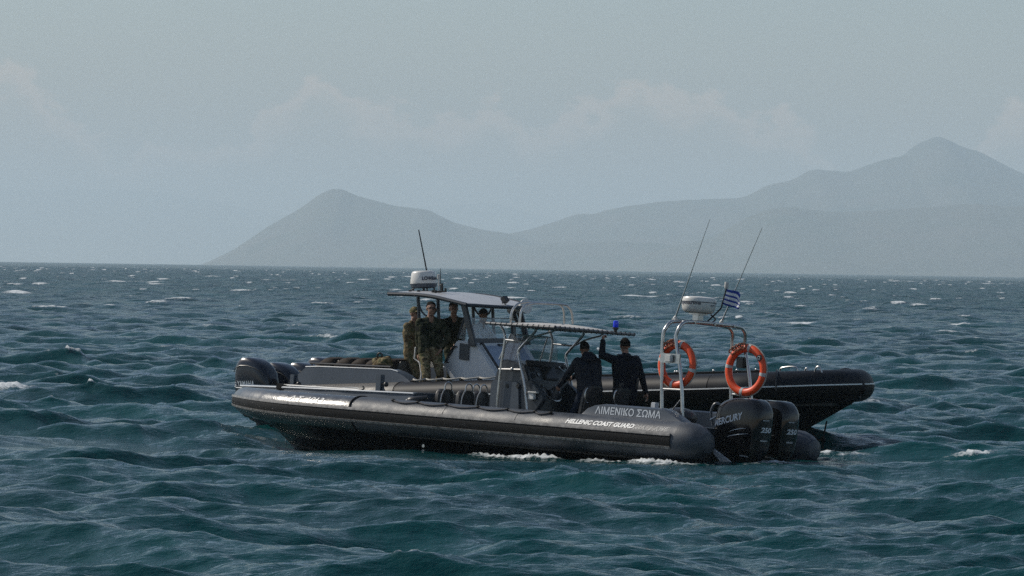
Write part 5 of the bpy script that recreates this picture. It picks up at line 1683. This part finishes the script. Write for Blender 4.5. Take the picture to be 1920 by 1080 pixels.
    Nn = np.empty(nv_ * 3, dtype=np.float32); me2.vertices.foreach_get('normal', Nn) if False else me2.vertex_normals.foreach_get('vector', Nn); Nn = Nn.reshape(-1, 3)
    cl = np.zeros(nv_, dtype=np.float32)
    lv = np.empty(len(me2.loops), dtype=np.int32); me2.loops.foreach_get('vertex_index', lv)
    lt = np.empty(nf, dtype=np.int32); me2.polygons.foreach_get('loop_total', lt)
    cl[lv[np.repeat(tagi, lt) > 0]] = 1
    sd_ = random.uniform(0, 50)
    idx = np.nonzero(cl)[0]
    fold = np.array([mnoise.noise(Vector((v[0] * 9 + sd_, v[1] * 9, v[2] * 22))) * .007 + abs(mnoise.noise(Vector((v[0] * 5, v[1] * 5 + sd_, v[2] * 9 + (v[0] + v[1]) * 6)))) * .011 for v in V[idx]], dtype=np.float32)
    V[idx] += Nn[idx] * fold[:, None]
    me2.vertices.foreach_set('co', V.reshape(-1))
    me2.materials.clear()
    for n in names: me2.materials.append(mats[n])
    me2.polygons.foreach_set('material_index', tagi)
    me2.polygons.foreach_set('use_smooth', [True] * nf)
    me2.update()
    me2.name = 'person'
    ob = bpy.data.objects.new('person', me2); COL.objects.link(ob); ob.matrix_world = Mb
    tag(ob, label, 'person')
    def shell(name, m_, zmin, scale, front):
        b = MB(); rows_ = []
        for i in range(11):
            th = math.pi * .62 * i / 10
            row = []
            for j in range(24):
                a = 2 * math.pi * j / 24
                x = math.cos(a); zz = math.cos(th)
                lim = zmin + front * max(0, x) ** 1.5 if front < 1 else (-.92 + 1.06 * min(1, max(0, (x + .45) / .40)) + .46 * max(0, x))
                z = max(zz, lim)
                s_ = math.sqrt(max(1 - z * z, 0.0)) if z > 0 else 1.0
                s_ = min(s_, max(math.sin(th), .001)) if zz >= lim else s_
                row.append(hp(-.012 + .098 * scale * s_ * x, .079 * scale * s_ * math.sin(a), .030 + .098 * scale * z + .002))
            rows_.append(row)
        b.loft(rows_, True, True, True)
        return b.build(name, m_, ob)
    if hair:
        hh = shell('hair', hair, -.72, 1.08, 1.30)
        for v in hh.data.vertices:
            d_ = (v.co - hc)
            v.co += d_.normalized() * (.010 * mnoise.noise(v.co * 30) + .005 * mnoise.noise(v.co * 70))
    if cap:
        shell('cap', cap, -.05, 1.12, .12)
        b = MB()
        pts = [(hp(.08 + .075 * math.cos(a), .085 * math.sin(a), .045 - .012 * abs(math.sin(a)))) for a in np.linspace(-1.5, 1.5, 12)]
        inner = [(hp(.055 + .02 * math.cos(a), .075 * math.sin(a), .052)) for a in np.linspace(-1.5, 1.5, 12)]
        dz = HR @ Vector((0, 0, .006))
        b.loft([pts, inner, [p + dz for p in inner], [p + dz for p in pts], pts], closed=False, cap0=False, cap1=False)
        b.build('cap_peak', cap, ob)
    if glasses:
        b = MB()
        for s in (1, -1):
            b.tube([hp(.096, .033 * s + .026 * math.cos(a), .014 + .018 * math.sin(a)) for a in np.linspace(0, 2 * math.pi, 16)[:-1]], .0035, 5, closed=True)
            b.rod(hp(.094, .058 * s, .018), hp(-.01, .082 * s, .016), .003, 5)
        b.rod(hp(.1, -.008, .016), hp(.1, .008, .016), .003, 5)
        b.build('glasses', M_BLACK, ob)
    for s in (1, -1):
        b = MB(); b.ball(hp(.072, .032 * s, .012), (.014 * k, .015 * k, .011 * k), 10, 6, M=HR); b.build('eye', M_EYE, ob)
    return ob, hp
M_EYE = mat('eye', (0.12, 0.10, 0.09), 0.2, var=0.3, vscale=90)
def clothes(top, legs, shoe): return {'skin': M_SKIN, 'top': top, 'legs': legs, 'shoe': shoe}
# near boat: helmsman and officer
W_ = nl(1041, 716, Y=.06)
hx = nl(1098, 655, Y=.12)
person(NEAR, (3.14, -.02, .31), -22, H=1.70, lean=15, side_lean=-4, hands=((wc + wu * .14 + wv * .12 + Vector((-.08, .02, .03))), Vector((wc.x - .04, wc.y - .15, wc.z + .10))), elbows=(Vector((-.35, .9, -.4)), Vector((-.3, -.9, -.3))), feet=((3.28, .22, .31), (3.02, -.2, .31)),
       head_yaw=-14, head_pitch=6, mats=clothes(M_NAVYJ, M_JEANS, M_BOOT), label='person in a dark hooded jacket and jeans leaning at the steering wheel, back turned', hood=True, hair=M_HAIRG, bulk=1.22, grip=(True, True))
hd = nl(1131, 634, X=xb - .05)
ob_, hp_ = person(NEAR, (2.84, -.56, .31), -28, H=1.78, lean=2, side_lean=-3, hands=((hd.x, hd.y, hd.z - .04), Vector((2.62, -.90, 1.10))), elbows=(Vector((-.1, 1.0, -.9)), Vector((-1, -.5, 0))), feet=((2.9, -.40, .31), (2.72, -.70, .31)),
       head_yaw=-6, head_pitch=2, mats=clothes(M_NAVY, M_NAVY, M_BOOT), label='person in a navy uniform with one arm raised to the canopy, back turned', hair=M_HAIR, bulk=1.12, grip=(True, False))
m = MB()
for s in (1, -1):
    Mi = ob_.matrix_world.inverted() @ NEAR.M
    m.box(Vector((-.02, .13 * s, 1.495)) if s < 0 else Vector((-.02, .13, 1.50)), (.05, .12, .016))
    for kx in (0, 1): m.box(Vector((-.02, (.125 + .03 * kx) * s, 1.507)), (.052, .012, .012))
m.build_each('epaulette', M_LETTERD, ob_)
m = MB(); m.rod((-.10, -.16, .99), (-.10, -.17, 1.12), .03); m.box((-.10, .12, 1.0), (.05, .09, .08)); m.build_each('belt_pouch', M_BLACK, ob_)
# rear boat
cdir = FAR.R.transposed() @ (CAM - FAR.M @ Vector((.5, -.6, 1.5)))
to_cam = math.degrees(math.atan2(cdir.y, cdir.x))
print('to_cam', to_cam)
def place(px, pyhead, Y, H):
    p = fl(px, pyhead, Y=Y)
    return (p.x, Y, p.z - H)
DF = .53
def at(px, py, Y, H, dx=0, dy=0):
    p = fl(px, py, Y=Y)
    return (p.x + dx, Y + dy, p.z - H)
b1 = at(773, 576, .05, 1.76)
person(FAR, b1, 4, H=1.76, lean=2, hands=((b1[0] + .30, b1[1] - .08, b1[2] + 1.18), (b1[0] + .27, b1[1] + .06, b1[2] + 1.12)), elbows=(Vector((-.2, .6, -1)), Vector((-.5, -.6, -1))), head_yaw=-8,
       mats=clothes(M_CAMO_TAN, M_CAMO_TAN, M_BOOTT), label='person in tan camouflage and matching cap, arms folded, beside the rucksack', cap=M_CAMO_TAN, bulk=1.16)
b2 = at(805, 566, -.95, 1.84)
person(FAR, b2, to_cam + 14, H=1.84, lean=-1, side_lean=-2, hands=((b2[0] + .22, b2[1] + .05, b2[2] + .98), (b2[0] - .20, b2[1] - .10, b2[2] + .90)), elbows=(Vector((.8, .3, -.4)), Vector((-.8, -.2, 0))), head_yaw=-6,
       mats=clothes(M_CAMO_GREEN, M_CAMO_TAN, M_BOOTT), label='person in green camouflage jacket and glasses standing by the roof posts', hair=M_HAIR, glasses=True, bulk=1.18)
b3 = at(851, 566, -.05, 1.80)
person(FAR, b3, to_cam + 12, H=1.80, lean=4, side_lean=2, hands=((b3[0] + .2, b3[1] - .25, b3[2] + 1.0), (fl(827, 628, Y=-.70))), elbows=(Vector((.5, 0, -1)), Vector((-.6, -.2, -1))), head_yaw=-2,
       mats=clothes(M_CAMO_GREEN, M_CAMO_GREEN, M_BOOT), label='dark haired person in dark green camouflage behind the windscreen pillar', hair=M_HAIR, bulk=1.08, grip=(False, True))
b4 = at(897, 579, .35, 1.74)
person(FAR, b4, 8, H=1.74, lean=6, hands=((b4[0] + .42, b4[1] + .16, b4[2] + 1.05), (b4[0] + .42, b4[1] - .16, b4[2] + 1.05)), elbows=(Vector((0, .6, -1)), Vector((0, -.6, -1))), head_yaw=-30,
       mats=clothes(M_WSHIRT, M_NAVY, M_BOOT), label='person in white shirt and black cap at the helm behind the clear windscreen', cap=mat('black_cloth', (0.008, 0.008, 0.009), 0.85, var=0.2, vscale=20, bump=0.2, bscale=60), bulk=1.08, grip=(True, True))

# ------------------------------------------------------------------ lifebuoys, flag, ship
def lifebuoy(px, py, Y, R0, rot, label, mark=False):
    c = nl(px, py, Y=Y)
    m = MB()
    n = 56
    seg = 14
    rings = []
    def pt(a, b, e=0.0):
        rt = .064 + e
        return Vector(((R0 - .064 + rt * math.cos(b)) * math.cos(a), rt * .78 * math.sin(b), (R0 - .064 + rt * math.cos(b)) * math.sin(a)))
    rings = [[pt(2 * math.pi * i / n, 2 * math.pi * j / seg) for j in range(seg)] for i in range(n + 1)]
    m.loft(rings, True, False, False)
    root = m.build('lifebuoy', M_ORANGE, None, matrix=NEAR.M @ Matrix.Translation(c), angle=180)
    tag(root, label, 'lifebuoy', 'orange lifebuoys on the stern arch')
    for q in range(4):
        a0 = rad(rot + 90 * q)
        m = MB(); m.loft([[pt(a0 + d, 2 * math.pi * j / seg, .004) for j in range(seg)] for d in np.linspace(-.075, .075, 5)], True, False, False)
        m.build('reflective_band', M_TAPE, root, angle=180)
    m = MB()
    for q in range(4):
        a0 = rad(rot + 90 * q)
        m.tube(catmull([pt(a0 + t, rad(0), .006 + sg) for t, sg in ((.0, .0), (.3, .0), (.78, .0), (1.25, .0), (1.57, .0))], 5), .011, 6)
    m.build('grab_rope', M_ROPEL, root)
    m = MB()                                              # coil of line tied at the upper inside
    rng_ = np.random.default_rng(3)
    for k in range(5):
        a = rad(46 + 9 * k)
        cc = pt(a, rad(60), .01)
        m.tube([cc + Vector((.05 * math.cos(t) + rng_.normal() * .006, .03 * math.sin(2 * t), .045 * math.sin(t) + rng_.normal() * .006)) for t in np.linspace(0, 2 * math.pi, 16)[:-1]], .012, 6, closed=True)
    m.build('line_coil', mat('rope_orange_brown', (0.34, 0.14, 0.08), 0.85, var=0.5, vscale=40, bump=0.5, bscale=200), root)
    if mark:
        cc = pt(rad(35), rad(60), .004)
        return root, pt
    return root, pt
r1, pt1 = lifebuoy(1270, 684, .80, .385, 12, 'orange lifebuoy behind the port legs of the stern arch, lamp bracket in front')
r2, pt2 = lifebuoy(1399, 694.5, -.79, .42, 8, 'larger looking orange lifebuoy on the starboard legs, above the black outboards')
a_ = rad(146)
m = MB()
for k in range(12): pass
m.lathe([(.0, .004), (.05, .004), (.055, -.012)], pt2(rad(143), rad(90), .002), (0, 1, 0), 18); m.build('badge_patch', M_BLACK, r2)
cB_ = pt2(rad(143), rad(90), .002)
lettering('lettering', 'Ω', r2, M_LETTERW, lambda u, v: cB_ + Vector((.03 - u, .008, v - .03)), .06, bold=.02)
# black box inside the ring on the starboard leg
a = nl(1391, 680, Y=-.86)
m = MB(); m.box(a, (.16, .12, .18)); m.build('junction_box', M_BLACK, near, bevel=.015)
# flag: streams aft from its staff
hoist0 = nl(1361, 541, Y=-.25); hoist1 = nl(1355, 570, Y=-.25)
fx = nl(1386, 551, Y=-.25)
ux = (Vector((fx.x - hoist0.x, -.10, fx.z - hoist0.z)))
nx_, nz_ = 20, 18
m_blue = mat('flag_blue', (0.012, 0.045, 0.30), 0.8, var=0.12, vscale=12, bump=0.2, bscale=40)
m_white = mat('flag_white', (0.72, 0.72, 0.74), 0.8, var=0.08, vscale=12, bump=0.2, bscale=40)
V = []; F = []; MI = []
for i in range(nx_ + 1):
    for j in range(nz_ + 1):
        u, v = i / nx_, j / nz_
        p = hoist0.lerp(hoist1, v) + ux * u
        p += Vector((0, .05 * math.sin(u * 7 + v * 1.5) * u, -.015 * math.sin(u * 6 + 1) * u + .02 * math.sin(v * 3 + u * 4) * u))
        p += Vector((.03 * math.sin(v * 5 + 1) * u, 0, 0))
        V.append(p - hoist0)
for i in range(nx_):
    for j in range(nz_):
        F.append((i * (nz_ + 1) + j, (i + 1) * (nz_ + 1) + j, (i + 1) * (nz_ + 1) + j + 1, i * (nz_ + 1) + j + 1))
        w_ = (j * 7 // nz_) % 2 == 1
        MI.append(1 if w_ else 0)
me = bpy.data.meshes.new('flag'); me.from_pydata(V, [], F); me.polygons.foreach_set('material_index', MI)
flg = link('flag', me, [m_blue, m_white], None, matrix=NEAR.M @ Matrix.Translation(hoist0))
so = flg.modifiers.new('cloth', 'SOLIDIFY'); so.thickness = .004
tag(flg, 'small blue and white striped flag streaming from its staff beside the radar', 'flag')
# ship far off
D = 10300
x = (1580 - 960) / F_PX * D; z0 = -D * D / (2 * 6.9e6)
shp = empty('ship', Matrix.Translation((x, D, z0)))
tag(shp, 'tiny pale ship on the hazy horizon below the pointed mountain', 'ship')
M_SHIP = mat('ship_paint', (0.25, 0.27, 0.28), 0.6, var=0.2, vscale=0.3)
m = MB(); m.loft([[Vector((xx, y, zz)) for xx, y in ((-15, -4), (12, -4), (18, 0), (12, 4), (-15, 4))] for zz in (-3, 7)]); m.build('hull', M_SHIP, shp)
m = MB(); m.box((-6, 0, 13), (12, 7, 12)); m.box((7, 0, 10.5), (5, 5, 8)); m.build('superstructure', M_SHIP, shp)
m = MB(); m.rod((-6, 0, 18), (-6, 0, 27), 1.0); m.rod((7, 0, 13), (7, 0, 24), 1.0); m.build('mast', M_SHIP, shp)
